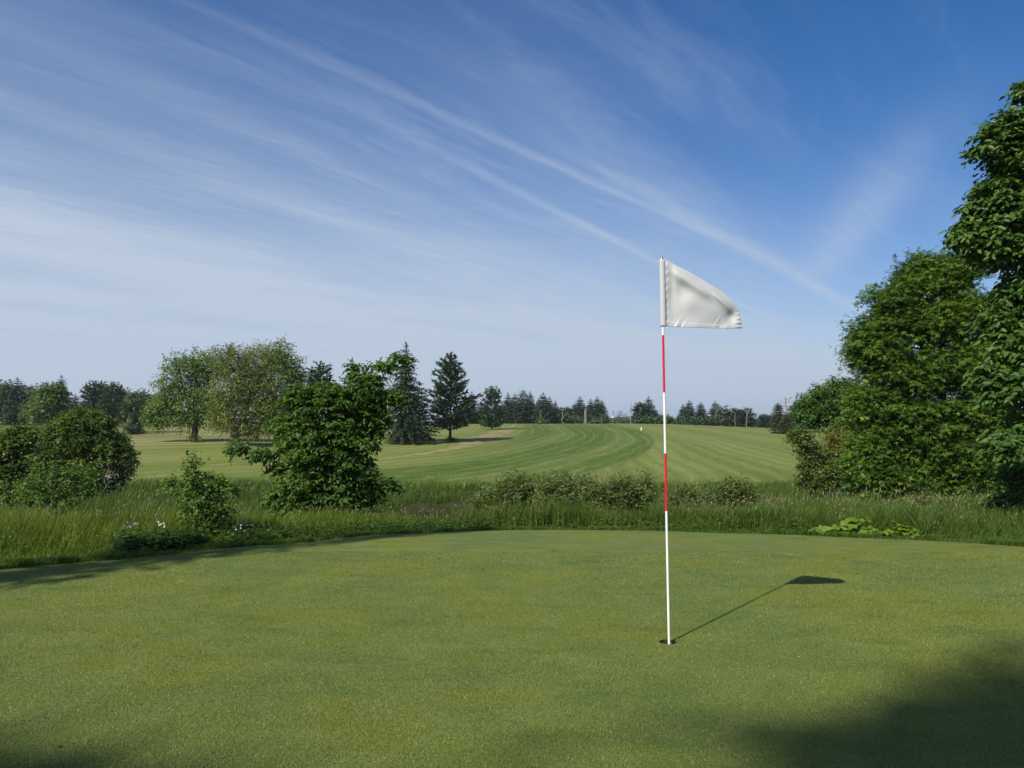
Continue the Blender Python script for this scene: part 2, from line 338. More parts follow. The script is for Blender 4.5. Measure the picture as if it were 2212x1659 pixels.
def m_fairway():
    m_, t, o = new_mat('mown_fairway'); p = t.node('ShaderNodeNewGeometry').outputs['Position']
    su = t.attr('su'); sv = t.attr('sv'); dk = t.attr('dk')
    wv = t.noise(t.comb(t.m('MULTIPLY', su, 9.0), t.m('MULTIPLY', sv, .055)), 1.0, 3, .5)
    s2 = t.m('ADD', t.m('MULTIPLY', su, 34.0), t.m('MULTIPLY', wv, 1.7))
    sn = t.m('SINE', t.m('MULTIPLY', s2, 6.2832))
    patch = t.noise(t.comb(t.m('MULTIPLY', su, 22.0), t.m('MULTIPLY', sv, .07), 5.0), 1.0, 4, .65)
    line = t.m('MULTIPLY', t.smooth(sn, .62, 1.0), t.smooth(patch, .36, .62))
    fiber = t.noise(t.comb(t.m('MULTIPLY', su, 120.0), t.m('MULTIPLY', sv, .45)), 1.0, 4, .65)
    big = t.noise(p, .035, 4, .6, .3); med = t.noise(p, .16, 5, .65)
    base = t.mix(t.smooth(big, .35, .65), (.145, .190, .028, 1), (.190, .200, .042, 1))
    base = t.mix(t.smooth(med, .50, .75, 0, .6), base, (.175, .185, .085, 1))
    base = t.mix(t.smooth(t.noise(p, .06, 3), .60, .72, 0, .5), base, (.21, .16, .085, 1))
    sx_ = t.node('ShaderNodeSeparateXYZ'); t.l.new(p, sx_.inputs[0])
    tan = t.m('MULTIPLY', t.smooth(sx_.outputs[0], -14.0, -45.0), t.smooth(t.noise(t.comb(t.m('MULTIPLY', sx_.outputs[0], .35), sx_.outputs[1]), .075, 4, .6), .42, .58))
    base = t.mix(t.m('MULTIPLY', tan, .9), base, (.27, .215, .105, 1))
    dcol = t.mix(t.smooth(med, .35, .7), (.055, .105, .006, 1), (.085, .135, .010, 1))
    c = t.mix(dk, base, dcol)
    bands = t.m('SINE', t.m('MULTIPLY', t.m('ADD', su, t.m('MULTIPLY', wv, .05)), 41.0))
    c = t.mix(t.smooth(bands, .1, .9, 0, .28), c, (.215, .235, .075, 1)); c = t.mix(t.smooth(bands, -.1, -.9, 0, .25), c, (.070, .110, .016, 1))
    c = t.mix(t.m('MULTIPLY', line, .46), c, (.225, .245, .075, 1))
    c = t.mix(t.m('MULTIPLY', t.smooth(sn, -.2, -.95), .30), c, (.060, .095, .022, 1))
    c = t.mix(t.smooth(fiber, .45, .75, 0, .45), c, (.20, .215, .06, 1))
    c = t.mix(t.smooth(fiber, .46, .28, 0, .5), c, (.065, .09, .024, 1))
    tuft = t.noise(p, 1.1, 4, .7)
    c = t.mix(t.smooth(tuft, .68, .76, 0, .7), c, (.045, .06, .018, 1))
    f = t.noise(p, 7, 4, .7)
    b = principled(t, c, .8, .15, bump(t, t.m('ADD', f, t.m('MULTIPLY', tuft, 1.0)), .7, .06)); t.l.new(b.outputs[0], o.inputs[0]); return m_
M['fairway'] = m_fairway()
def m_path():
    m_, t, o = new_mat('worn_path'); p = t.node('ShaderNodeNewGeometry').outputs['Position']
    n = t.noise(p, .5, 5, .7); f = t.noise(p, 6, 4, .7)
    c = t.mix(t.smooth(n, .35, .65), (.20, .17, .075, 1), (.33, .25, .13, 1)); c = t.mix(t.smooth(f, .55, .4, 0, .5), c, (.14, .14, .05, 1))
    b = principled(t, c, .9, .1, bump(t, f, .6, .03)); t.l.new(b.outputs[0], o.inputs[0]); return m_
M['path'] = m_path()
def m_soil():
    m_, t, o = new_mat('cup_soil'); p = t.node('ShaderNodeNewGeometry').outputs['Position']; n = t.noise(p, 160, 5, .75)
    b = principled(t, t.mix(t.smooth(n, .4, .65), (.022, .014, .010, 1), (.11, .085, .062, 1)), .95, .1, bump(t, n, 1, .01)); t.l.new(b.outputs[0], o.inputs[0]); return m_
M['soil'] = m_soil()

# ------------------------------------------------------------------ ground sheets (one shared grid, cut into regions)
def build_ground():
    th = np.concatenate([np.linspace(-math.pi, -R(42), 70, endpoint=False), np.linspace(-R(42), R(42), 700), np.linspace(R(42), math.pi, 70)[1:-1]])
    nT = len(th); e = edge_r(th)
    rows = []; reg = []
    fr = np.concatenate([[0.004], np.linspace(.06, .38, 8), np.linspace(.39, 1, 90)])
    for f_ in fr: rows.append(e * f_); reg.append('putting_green')
    reg.pop()
    ap = .42 + .12 * np.sin(th * 23) + .1 * np.sin(th * 57 + 1)
    ap = np.where(th > .1, ap * .5, ap)
    for f_ in (.25, .5, .75, 1): reg.append('apron'); rows.append(e + ap * f_)
    thc = np.clip(th, -R(50), R(50))
    fs = 36.5 + .8 * np.sin(th * 17) + .5 * np.sin(th * 41 + 2)
    fs = np.where(np.abs(th) < R(50), fs / np.cos(thc), 45); r0 = rows[-1]
    for f_ in np.linspace(0, 1, 71)[1:]: reg.append('rough_ground'); rows.append(r0 + (fs - r0) * f_ ** 1.35)
    for f_ in np.linspace(0, 1, 171)[1:]: reg.append('fairway'); rows.append(fs * (330 / 36.0) ** f_)
    r0 = rows[-1]
    for f_ in np.linspace(0, 1, 26)[1:]: reg.append('ground'); rows.append(r0 * (14.0) ** f_)
    RR = np.array(rows); X = RR * np.sin(th); Y = RR * np.cos(th); Z = ground_z(X, Y)
    idx = np.arange(RR.size).reshape(RR.shape)
    SU, SV, DK = fair_attr(X, Y)
    reg = np.array(reg)
    for name in ('putting_green', 'apron', 'rough_ground', 'fairway', 'ground'):
        rs = np.nonzero(reg == name)[0]
        lo, hi = rs[0], rs[-1] + 1
        sub = idx[lo:hi + 1]; x = X[lo:hi + 1].ravel(); y = Y[lo:hi + 1].ravel(); z = Z[lo:hi + 1].ravel()
        li = np.arange(sub.size).reshape(sub.shape)
        nx = np.roll(li, -1, axis=1)
        faces = np.stack([li[:-1], nx[:-1], nx[1:], li[1:]], -1).reshape(-1, 4)
        mat = {'putting_green': M['green'], 'apron': M['apron'], 'rough_ground': M['rough'], 'fairway': M['fairway'], 'ground': M['fairway']}[name]
        at_ = {'su': SU[lo:hi + 1].ravel(), 'sv': SV[lo:hi + 1].ravel(), 'dk': DK[lo:hi + 1].ravel()} if name in ('fairway', 'ground') else None
        me = meshdata(name, np.stack([x, y, z], -1), faces, mat, at_, True)
        o = obj(name, me); tag(o, kind='structure')
        if name == 'putting_green': cut_hole(o)
def fair_attr(X, Y):
    ex = (X + 30) / 48; ey = np.minimum(0, (Y - 120)) / 105
    f = np.sqrt(ex ** 2 + ey ** 2)
    sm = lambda v, a, b: (lambda t_: t_ * t_ * (3 - 2 * t_))(np.clip((v - a) / (b - a), 0, 1))
    inner = .66 + .13 * sm(110 - Y, 0, 60)
    dk = sm(f, inner - .05, inner + .05) * (1 - sm(f, .985, 1.015)) * (1 - .45 * sm(Y, 120, 160)) * sm(Y, 36, 42)
    dk = np.maximum(dk, .55 * (1 - sm(Y, 40, 52)) * sm(X, -40, -10))
    su = np.where(f > 1, np.abs(ex) * 1.0 + (f - np.abs(ex)) * .35, f)
    return su, Y, dk
POLE = at(1445, 1388, 1.0); POLE_Y = EYE / -(ray(1445, 1388)[1]); PB = at(1445, 1388, POLE_Y)
CUP = Vector((PB.x - .002, PB.y + .012, 0)); CR = 0.054
def cut_hole(o):
    bm = bmesh.new(); bm.from_mesh(o.data)
    dl = [v for v in bm.verts if (Vector((v.co.x, v.co.y)) - Vector((CUP.x, CUP.y))).length < .11]
    bmesh.ops.delete(bm, geom=dl, context='VERTS')
    be = [e for e in bm.edges if e.is_boundary and (e.verts[0].co - CUP).length < .4]
    n = 48; ring = []
    for i in range(n):
        a = 2 * math.pi * i / n; r_ = CR * (1 + random.uniform(-.03, .05))
        ring.append(bm.verts.new((CUP.x + r_ * math.cos(a), CUP.y + r_ * math.sin(a), 0)))
    ang = lambda v: math.atan2(v.co.y - CUP.y, v.co.x - CUP.x) % (2 * math.pi)
    nb_ = {}
    for e in be:
        for q_ in (0, 1): nb_.setdefault(e.verts[q_], []).append(e.verts[1 - q_])
    st = min(nb_, key=ang); outer = [st]; nx_ = max(nb_[st], key=lambda v: (ang(v) - ang(st)) % (2 * math.pi) if (ang(v) - ang(st)) % (2 * math.pi) < math.pi else -1)
    while nx_ is not st: outer.append(nx_); nx_ = [v for v in nb_[outer[-1]] if v is not outer[-2]][0]
    n2 = len(outer); i = j = i0 = 0
    while i < n or j < n2:
        vi, vo = ring[i % n], outer[(i0 + j) % n2]; ai = 2 * math.pi * (i + 1) / n; aj = ang(outer[(i0 + j + 1) % n2]) + (2 * math.pi if j + 1 >= n2 else 0)
        if j >= n2 or (i < n and ai <= aj): f_ = bm.faces.new((vi, vo, ring[(i + 1) % n])); i += 1
        else: f_ = bm.faces.new((vi, vo, outer[(i0 + j + 1) % n2])); j += 1
        f_.normal_update()
        if f_.normal.z < 0: f_.normal_flip()
    bm.to_mesh(o.data); bm.free()
build_ground()

# dirt track curving over the far slope
def build_path():
    L = [(440, 1007), (560, 1003), (700, 999), (800, 992.5), (880, 985), (950, 975), (1000, 964), (1040, 951), (1066, 940), (1090, 931), (1112, 925.5)]
    wd = [.5, .6, .7, .8, .9, 1.1, 1.5, 2.1, 2.5, 2.6, 1.2]
    pts = [hit(x, y, 40) for x, y in L]
    cs = np.array([[p_.x, p_.y] for p_ in pts]); s = np.arange(len(cs)); q = np.linspace(0, len(cs) - 1, 160)
    cx = blur(np.interp(q, s, cs[:, 0])[None], 8, 1)[0]; cy = blur(np.interp(q, s, cs[:, 1])[None], 8, 1)[0]; ww = np.interp(q, s, wd)
    tx = np.gradient(cx); ty = np.gradient(cy); l = np.hypot(tx, ty); nx_, ny_ = -ty / l, tx / l
    ww = ww * (1 + .22 * np.sin(q * 9) + .15 * np.sin(q * 23)) * .5
    V_ = []
    for k in np.linspace(-1, 1, 7):
        x = cx + nx_ * ww * k; y = cy + ny_ * ww * k; V_.append(np.stack([x, y, ground_z(x, y) + .03 - .025 * abs(k)], -1))
    V_ = np.array(V_); li = np.arange(7 * 160).reshape(7, 160)
    f_ = np.stack([li[:-1, :-1], li[1:, :-1], li[1:, 1:], li[:-1, 1:]], -1).reshape(-1, 4)
    o = obj('path', meshdata('path', V_.reshape(-1, 3), f_[:, ::-1], M['path'], None, True)); tag(o, kind='structure')
build_path()

# ------------------------------------------------------------------ geometry builders
def tube(segs, n=5):
    """segs: list of (p0, p1, r0, r1) -> verts, quad faces"""
    A = np.array([[*s[0]] for s in segs], float); B = np.array([[*s[1]] for s in segs], float)
    r0 = np.array([s[2] for s in segs]); r1 = np.array([s[3] for s in segs])
    d = norm(B - A); up = np.where(np.abs(d[:, 2:3]) > .9, np.array([[1., 0, 0]]), np.array([[0, 0, 1.]]))
    u = norm(np.cross(d, up)); v = np.cross(d, u)
    a = np.linspace(0, 2 * math.pi, n, endpoint=False); ca = np.cos(a)[None, :, None]; sa = np.sin(a)[None, :, None]
    ring = u[:, None, :] * ca + v[:, None, :] * sa
    V0 = A[:, None, :] + ring * r0[:, None, None]; V1 = B[:, None, :] + ring * r1[:, None, None]
    Vs = np.concatenate([V0, V1], 1).reshape(-1, 3); N = len(segs)
    b = (np.arange(N) * 2 * n)[:, None]; i = np.arange(n)[None, :]; j = (i + 1) % n
    Fc = np.stack([b + i, b + j, b + n + j, b + n + i], -1).reshape(-1, 4)
    return Vs, Fc
def leaves(Pos, D, N, L, Wd, shape='leaf', lv=None, fold=.25, curl=.15):
    """vectorised leaf blades"""
    D = norm(D); S_ = norm(np.cross(D, N)); N = np.cross(S_, D)
    n = len(Pos); L = np.broadcast_to(L, (n,))[:, None]; Wd = np.broadcast_to(Wd, (n,))[:, None]
    if lv is None: lv = rng.random(n)
    if shape == 'leaf':
        rows = [(0, 0, 0), (.28, .42, 1), (.68, .36, .8), (1, 0, 0), (.68, -.36, .8), (.28, -.42, 1)]
        vs = [Pos + D * L * a_ + S_ * Wd * b_ + N * (Wd * fold * c_ * abs(b_) * 2 - L * curl * a_ * a_) for a_, b_, c_ in rows]
        V_ = np.stack(vs, 1).reshape(-1, 3); b = (np.arange(n) * 6)[:, None]
        Fc = np.concatenate([b + np.array([[0, 1, 2, 3]]), b + np.array([[0, 3, 4, 5]])], 0)
        return V_, Fc, np.repeat(lv, 6)
    if shape == 'dia':
        rows = [(0, 0, 0), (.45, .5, 1), (1, 0, 0), (.45, -.5, 1)]
        vs = [Pos + D * L * a_ + S_ * Wd * b_ + N * (Wd * fold * c_ - L * curl * a_ * a_) for a_, b_, c_ in rows]
        V_ = np.stack(vs, 1).reshape(-1, 3); b = (np.arange(n) * 4)[:, None]
        return V_, b + np.array([[0, 1, 2, 3]]), np.repeat(lv, 4)
    if shape == 'lobed':
        out_ = []
        for ang, sc in ((0, 1), (.95, .78), (-.95, .78)):
            D2 = D * math.cos(ang) + S_ * math.sin(ang)
            out_.append(leaves(Pos, D2, N, L[:, 0] * sc, Wd[:, 0] * .55 * sc, 'dia', lv, .1, curl))
        return merge(out_)
def merge(parts):
    Vs, Fs, As, off = [], [], [], 0
    for V_, F_, A_ in parts: Vs.append(V_); Fs.append(F_ + off); As.append(A_); off += len(V_)
    return np.concatenate(Vs), np.concatenate(Fs), np.concatenate(As)
def rdir(n): return norm(rng.normal(size=(n, 3)))

def skeleton(trunk, targets, tip_r=.004, expo=2.4, base_w=1.0, bend=.12):
    """joins targets to the nearest part of a growing skeleton; returns segments and each target's direction"""
    nodes = [np.array(p_, float) for p_ in trunk]; par = [-1] + list(range(len(trunk) - 1))
    T = np.asarray(targets); top = nodes[-1]
    ax = np.array([np.min(np.linalg.norm(np.array(nodes) - t_, axis=1)) for t_ in T])
    order = np.argsort(ax); arr = np.zeros((len(T) * 4 + len(nodes) + 5, 3)); k = len(nodes); arr[:k] = nodes
    ends = np.zeros(len(T), int); dirs = np.zeros_like(T)
    root = nodes[0]
    for i in order:
        t_ = T[i]; A = arr[:k]; v = t_ - A; d = np.linalg.norm(v, axis=1)
        pen = np.maximum(0, A[:, 2] - t_[2]) * .9 + .30 * np.linalg.norm((A - root)[:, :2], axis=1)
        low = np.where(np.arange(k) < 1, 3, 0)
        j = int(np.argmin(d + pen + low)); p0 = arr[j]; dv = t_ - p0; ln = np.linalg.norm(dv)
        m_ = 1 if ln < .25 else (2 if ln < 1.2 else 3)
        prev = j; sag = np.array([0, 0, ln * bend])
        for q in range(1, m_ + 1):
            s = q / m_
            pt = p0 + dv * s + (sag * math.sin(s * math.pi) + rng.normal(size=3) * ln * .05 * (q < m_))
            arr[k] = pt; par.append(prev); prev = k; k += 1
        ends[i] = prev; dirs[i] = arr[prev] - arr[par[prev]]
    w_ = np.zeros(k); w_[ends] += 1
    for i in range(k - 1, 0, -1):
        w_[par[i]] += w_[i] if w_[i] > 0 else 1
    rad = tip_r * np.maximum(w_, 1) ** (1 / expo) * base_w
    segs = [(arr[par[i]], arr[i], min(rad[par[i]], rad[i] * 1.5), rad[i]) for i in range(1, k)]
    return segs, norm(dirs)

def make_tree(name, label, cat, vbase, Yd, lobes, nspr, leaf, mat, bark, trunk_top, group=None, shape='leaf', kpt=7, sub=4,
              spray=.3, flat=.55, droop=.25, tipr=.004, trunks=None, shell=.5, stray=.10, crown='crown', stem='trunk', fold=.25, zoff=0.0, jit=.2, lscale=None, bw=1.0, gap=None, gth=.62):
    """lobes: (vx, vy, rx, ry[, dY, ry_depth]) measured in the photograph and set at their own distance"""
    bx = ray(vbase, HOR)[0] * Yd; bz = gz(bx, Yd) - .03; base = np.array([bx, Yd, bz])
    root = thing(name, label, cat, (bx, Yd, bz), group)
    s_ = Yd / F; T = []; nspr = int(nspr * (1.15 if gap else 1)); area = np.array([(l[2] * l[3]) ** .68 for l in lobes]); cnt = np.maximum(3, (nspr * area / area.sum())).astype(int)
    for l, c in zip(lobes, cnt):
        dy = l[4] if len(l) > 4 else 0; dep = l[5] if len(l) > 5 else (l[2] + l[3]) / 2 * s_
        cc = np.array(at(l[0], l[1], Yd + dy)); u = rdir(c)
        rr = (shell + (1 - shell) * rng.random(c)) * (1 + jit * wob(u[:, 0] * 3 + l[0], u[:, 2] * 3 + l[1]))
        far_ = rng.random(c) < stray; rr = np.where(far_, rr * rng.uniform(1.02, 1.22, c), rr)
        k_ = (Yd + dy) / F
        T.append(cc + u * rr[:, None] * np.array([l[2] * k_, dep, l[3] * k_]))
    T = np.concatenate(T)
    if gap: T = T[wob3(T, gap) > -gth + rng.normal(size=len(T)) * .12]
    gzv = ground_z(T[:, 0], T[:, 1]); T[:, 2] = np.maximum(T[:, 2], gzv + .06)
    tt = []
    segs = []; dirs = np.zeros_like(T)
    trs = trunks or [trunk_top]
    tops = [np.array(at(a[0], a[1], Yd + (a[2] if len(a) > 2 else 0))) for a in trs]
    own = np.argmin(np.array([np.linalg.norm((T - t_)[:, :2], axis=1) for t_ in tops]), axis=0)
    for q, tp in enumerate(tops):
        sel = np.nonzero(own == q)[0]
        n_ = 8; tr = [base + (tp - base) * (i / n_) + (rng.normal(size=3) * np.array([1, 1, 0]) * .02 * np.linalg.norm(tp - base) if 0 < i < n_ else 0) for i in range(n_ + 1)]
        sg, dr = skeleton(tr, T[sel] if len(sel) else np.array([tp + .1]), tipr, base_w=bw); segs += sg
        if len(sel): dirs[sel] = dr
    segs = [(a - base, b - base, r0, r1) for a, b, r0, r1 in segs]
    V_, F_ = tube(segs, 6); obj(stem, meshdata(stem, V_, F_, bark, None, True), root)
    n = len(T); out_ = norm(dirs + rng.normal(size=dirs.shape) * .25)
    Dt = norm(out_[:, None, :] * .9 + rng.normal(size=(n, sub, 3)) * np.array([1, 1, flat]) * .8)
    Dt[..., 2] *= flat + .25; Dt = norm(Dt)
    k_ = np.linspace(.12, 1, kpt)[None, None, :, None]
    Ls = spray * rng.uniform(.6, 1.2, (n, sub, 1, 1))
    Pp = T[:, None, None, :] + Dt[:, :, None, :] * Ls * k_ - np.array([0, 0, 1.]) * (k_ ** 2) * Ls * droop
    side = np.cross(Dt, np.array([0, 0, 1.])); side = norm(side)[:, :, None, :] * np.where(np.arange(kpt) % 2 == 0, 1, -1)[None, None, :, None]
    Dl = Dt[:, :, None, :] * .6 + side * .75 + rng.normal(size=Pp.shape) * .28 - np.array([0, 0, 1.]) * (droop * 1.2)
    Nl = np.array([0, 0, 1.]) + rng.normal(size=Pp.shape) * .42 + np.array([-.15, -.25, 0])
    Pp = Pp.reshape(-1, 3) - base; Dl = Dl.reshape(-1, 3); Nl = norm(Nl.reshape(-1, 3)); m_ = len(Pp)
    Pp += rng.normal(size=Pp.shape) * spray * .05
    lf_ = leaf * rng.uniform(.65, 1.15, m_)
    lvc = np.clip(np.repeat(rng.random(n), sub * kpt) * .55 + rng.random(m_) * .45, 0, 1)
    V_, F_, A_ = leaves(Pp, Dl, Nl, lf_, lf_ * (lscale or .62), shape, lvc, fold)
    obj(crown, meshdata(crown, V_, F_, mat, {'lv': A_}), root)
    return root

# conifers -----------------------------------------------------------
def conifer_mesh(seed, H=1.0, Rr=.28, nwh=20, dens=1.0, tb=.04, power=.85, irregular=.2, card=.085, droop=.3, rise=.15, kind='spruce', lean=0.0, top2=False):
    r_ = np.random.default_rng(seed); Pp, Dl, Nn, Ll = [], [], [], []; segs = []
    segs.append(((0, 0, 0), (lean * .5, 0, H * .5), .018 * H, .011 * H)); segs.append(((lean * .5, 0, H * .5), (lean, 0, H * .985), .011 * H, .002 * H))
    for i in range(nwh):
        t_ = tb + (1 - tb) * (i + r_.uniform(-.3, .3)) / nwh; t_ = min(max(t_, tb), .985)
        prof = (1 - t_) ** power * Rr + .012
        if t_ < tb + .12: prof *= .72 + (t_ - tb) * 2.2
        nb = max(4, int((8 if kind == 'spruce' else 5) * (1 - t_ * .35))); a0 = r_.uniform(0, 6.28)
        for b in range(nb):
            az = a0 + b * 6.283 / nb + r_.uniform(-.35, .35); L = prof * (1 + r_.uniform(-irregular, irregular)) * H
            if kind == 'pine' and r_.random() < .15: L *= 1.25
            d = np.array([math.cos(az), math.sin(az), 0]); s0 = np.array([lean * t_, 0, t_ * H])
            up = rise + .5 * t_
            q = lambda s: s0 + d * L * s + np.array([0, 0, L * (up * s - droop * s * s)])
            if L > .04 * H: segs.append((q(0), q(.5), .005 * H, .003 * H)); segs.append((q(.5), q(1), .003 * H, .001 * H))
            ns = max(3, int(L / H / card * 3.4 * dens)); sd_ = np.array([-d[1], d[0], 0])
            for s in np.linspace(.1, 1, ns):
                for sgn in (-1, 1, 0):
                    if kind == 'pine' and s < .35 and r_.random() < .5: continue
                    c = q(s) + r_.normal(size=3) * .006 * H
                    if kind == 'spruce':
                        dd = d * r_.uniform(.35, .9) + sd_ * sgn * r_.uniform(.5, 1.1) + np.array([0, 0, r_.uniform(-.55, .12)])
                        l_ = card * H * (1.15 - .55 * s) * r_.uniform(.6, 1.15)
                    else:
                        dd = d * r_.uniform(.2, .9) + sd_ * sgn * r_.uniform(.4, 1.0) + np.array([0, 0, r_.uniform(-.15, .85)])
                        l_ = card * H * r_.uniform(.6, 1.1)
                    l_ = min(l_, max(L * .8, .02 * H))
                    Pp.append(c); Dl.append(dd); Nn.append(np.array([0, 0, 1.]) + r_.normal(size=3) * .5); Ll.append(l_)
    for s in range(8):
        Pp.append(np.array([lean * .97, 0, H * (.95 + .006 * s)])); Dl.append(np.array([r_.normal() * .4, r_.normal() * .4, 1.])); Nn.append(r_.normal(size=3)); Ll.append(.045 * H)
    Pp, Dl, Nn, Ll = map(np.array, (Pp, Dl, Nn, Ll))
    wd = Ll * (.30 if kind == 'spruce' else .34)
    V_, F_, A_ = leaves(Pp, Dl, norm(Nn), Ll, wd, 'dia', r_.random(len(Pp)), .15, .12)
    return (V_, F_, A_), tube(segs, 5)
TEMPL = {}
def template(key, mat, **kw):
    (V_, F_, A_), (tv, tf) = conifer_mesh(**kw)
    TEMPL[key] = (meshdata('crown', V_, F_, mat, {'lv': A_}), meshdata('trunk', tv, tf, M['bark'], None, True))
def conifer(key, name, label, vx, vtop, vbase, Yd, wid=1.0, group=None, rot=None, cat='tree', sink=0.0):
    bx = ray(vx, HOR)[0] * Yd
    z0 = gz(bx, Yd) if vbase is None else at(vx, vbase, Yd).z
    g_ = gz(bx, Yd); z0 = min(z0, g_) if vbase is not None else z0; z0 = g_ - .1 - sink
    top = at(vx, vtop, Yd).z; h = top - z0
    root = thing(name, label, cat, (bx, Yd, z0), group); root.scale = (h * wid, h * wid, h)
    root.rotation_euler = (0, 0, rot if rot is not None else random.uniform(0, 6.28))
    c, t_ = TEMPL[key]; obj('crown', c, root); obj('trunk', t_, root); return root

# ------------------------------------------------------------------ flagstick and cup
def build_flag():
    base = Vector((PB.x, PB.y, 0)); Yp = PB.y
    root = thing('golf_flagstick', 'red and white striped golf flagstick with a plain white flag, standing in the hole', 'flagstick', base)
    axis0 = base; top = at(1429, 554, Yp)
    def pt(vy):                                     # point of the stick's axis at a photographed height
        z = at(1437, vy, Yp).z; f_ = (z - axis0.z) / (top.z - axis0.z); return axis0 + (top - axis0) * f_
    segs = [(Vector((base.x + .002, base.y, -.13)), pt(1104), 0), (pt(1104), pt(979), 1), (pt(979), pt(848), 0), (pt(848), pt(724), 1), (pt(724), pt(560), 0)]
    bm = bmesh.new(); r_ = .0072; n = 20; prev = None; mi = []
    for a, b, m_ in segs:
        ra = []
        for p_ in (a, b):
            ra.append([bm.verts.new(p_ - base + Vector((r_ * math.cos(2 * math.pi * i / n), r_ * math.sin(2 * math.pi * i / n), 0))) for i in range(n)])
        for i in range(n):
            f_ = bm.faces.new((ra[0][i], ra[0][(i + 1) % n], ra[1][(i + 1) % n], ra[1][i])); f_.smooth = True; f_.material_index = m_
    me = bpy.data.meshes.new('pole'); bm.to_mesh(me); bm.free(); me.materials.append(M['white']); me.materials.append(M['red']); obj('pole', me, root)
    # ferrule
    def lathe(prof, c, n=20):
        Vs = [(c.x + r * math.cos(2 * math.pi * i / n), c.y + r * math.sin(2 * math.pi * i / n), c.z + z) for z, r in prof for i in range(n)]
        Fs = [(k * n + i, k * n + (i + 1) % n, (k + 1) * n + (i + 1) % n, (k + 1) * n + i) for k in range(len(prof) - 1) for i in range(n)]
        return Vs, Fs
    c = pt(560) - base
    Vs, Fs = lathe([(-.01, .0085), (.004, .0085), (.006, .0068), (.012, .0062), (.017, .0045), (.020, .001)], c)
    obj('ferrule', meshdata('ferrule', Vs, Fs, M['metal'], None, True), root)
    # sleeve: an open soft tube round the stick, wider than it, stitched on the flag's side
    Vs, Fs = [], []; nr, n = 40, 32
    for k in range(nr + 1):
        vy = 561 + (705.5 - 561) * k / nr; p_ = pt(vy) - base
        for i in range(n):
            a = 2 * math.pi * i / n
            rx = .0175 * (1 + .03 * math.sin(k * .7 + 3 * a) + .02 * math.sin(k * 1.9 + a)); ry = .0125
            Vs.append((p_.x + .0035 + rx * math.cos(a), p_.y + ry * math.sin(a), p_.z + .002 * math.sin(a * 2 + k * .3)))
    for k in range(nr):
        for i in range(n): Fs.append((k * n + i, (k + 1) * n + i, (k + 1) * n + (i + 1) % n, k * n + (i + 1) % n))
    sl = obj('sleeve', meshdata('sleeve', Vs, Fs, M['cloth'], None, True), root)
    md = sl.modifiers.new('thick', 'SOLIDIFY'); md.thickness = .0012
    # flag cloth: outline measured on the photograph (crop units), folds as real depth
    cv = lambda x, y: ((2500 + x / 3.318) / 1.8228, (900 + y / 3.318) / 1.8228)
    left = [(398, 388), (400, 600), (402, 850), (402, 1100), (400, 1272)]
    right = [(1150, 822), (1205, 885), (1285, 972), (1352, 1062), (1372, 1150), (1388, 1225), (1403, 1302)]
    topc = [(398, 388), (440, 420), (520, 470), (700, 560), (860, 650), (1000, 742), (1090, 790), (1150, 822)]
    bot = [(400, 1272), (560, 1284), (760, 1294), (1000, 1300), (1200, 1309), (1300, 1307), (1403, 1302)]
    def curve(P_, u):
        P_ = np.array(P_, float); d = np.concatenate([[0], np.cumsum(np.linalg.norm(np.diff(P_, axis=0), axis=1))]); d /= d[-1]
        return np.stack([np.interp(u, d, P_[:, 0]), np.interp(u, d, P_[:, 1])], -1)
    nu, nv = 150, 110; u = np.linspace(0, 1, nu); v = np.linspace(0, 1, nv)
    Tc, Bc, Lc, Rc = curve(topc, u), curve(bot, u), curve(left, v), curve(right, v)
    Ug, Vg = np.meshgrid(u, v)
    S_ = (1 - Vg)[..., None] * Tc[None] + Vg[..., None] * Bc[None] + (1 - Ug)[..., None] * Lc[:, None] + Ug[..., None] * Rc[:, None] \
        - ((1 - Ug) * (1 - Vg))[..., None] * Tc[0] - (Ug * Vg)[..., None] * Bc[-1] - (Ug * (1 - Vg))[..., None] * Tc[-1] - ((1 - Ug) * Vg)[..., None] * Bc[0]
    x, y = S_[..., 0], S_[..., 1]
    g = lambda cx_, cy_, sx, sy, an=0: np.exp(-(((x - cx_) * math.cos(an) + (y - cy_) * math.sin(an)) / sx) ** 2 - ((-(x - cx_) * math.sin(an) + (y - cy_) * math.cos(an)) / sy) ** 2)
    an = math.atan2(400, 620)                                        # main diagonal fold
    dp = -.027 * g(740, 715, 430, 75, an) + .008 * g(800, 560, 480, 60, an) + .012 * g(560, 960, 120, 260, .2)
    dp += -.010 * g(820, 1000, 330, 130, .2) + .013 * g(1262, 1140, 66, 88, .5) - .012 * g(1200, 1010, 200, 50, .9) - .012 * g(1090, 905, 130, 34, .75)
    dp += .008 * g(480, 720, 50, 330, 0) - .006 * g(1330, 1240, 50, 60)
    hem = np.clip((y - 1110) / 180, 0, 1) ** 1.6
    q_ = x - .6 * (1290 - y); wr = np.sin(q_ / 13.1 + 1) + np.sin(q_ / 21.7) + 1.2 * np.sin(q_ / 34.9 + 2) + .7 * np.sin(q_ / 8.3 + np.sin(x / 50) * 2)
    dp += hem * .0019 * wr * np.clip(.25 + np.sin(x / 88 + 1.2) * .5 + np.sin(x / 41) * .35, 0, 1)
    lefth = np.clip((470 - x) / 70, 0, 1) ** 2
    dp += lefth * .0022 * np.sin(y / 17 + x / 30)
    dp += .05 * ((x - 400) / 1000) ** 2 + .0015 * np.sin(x / 90 + y / 60)
    dp += np.clip((x - 1300) / 100, 0, 1) * .003 * np.sin(y / 9)
    Vv = []
    for k in range(nv):
        for i in range(nu):
            a_, b_ = cv(x[k, i], y[k, i]); p_ = at(a_, b_, Yp + dp[k, i]); Vv.append(tuple(p_ - base))
    li = np.arange(nu * nv).reshape(nv, nu)
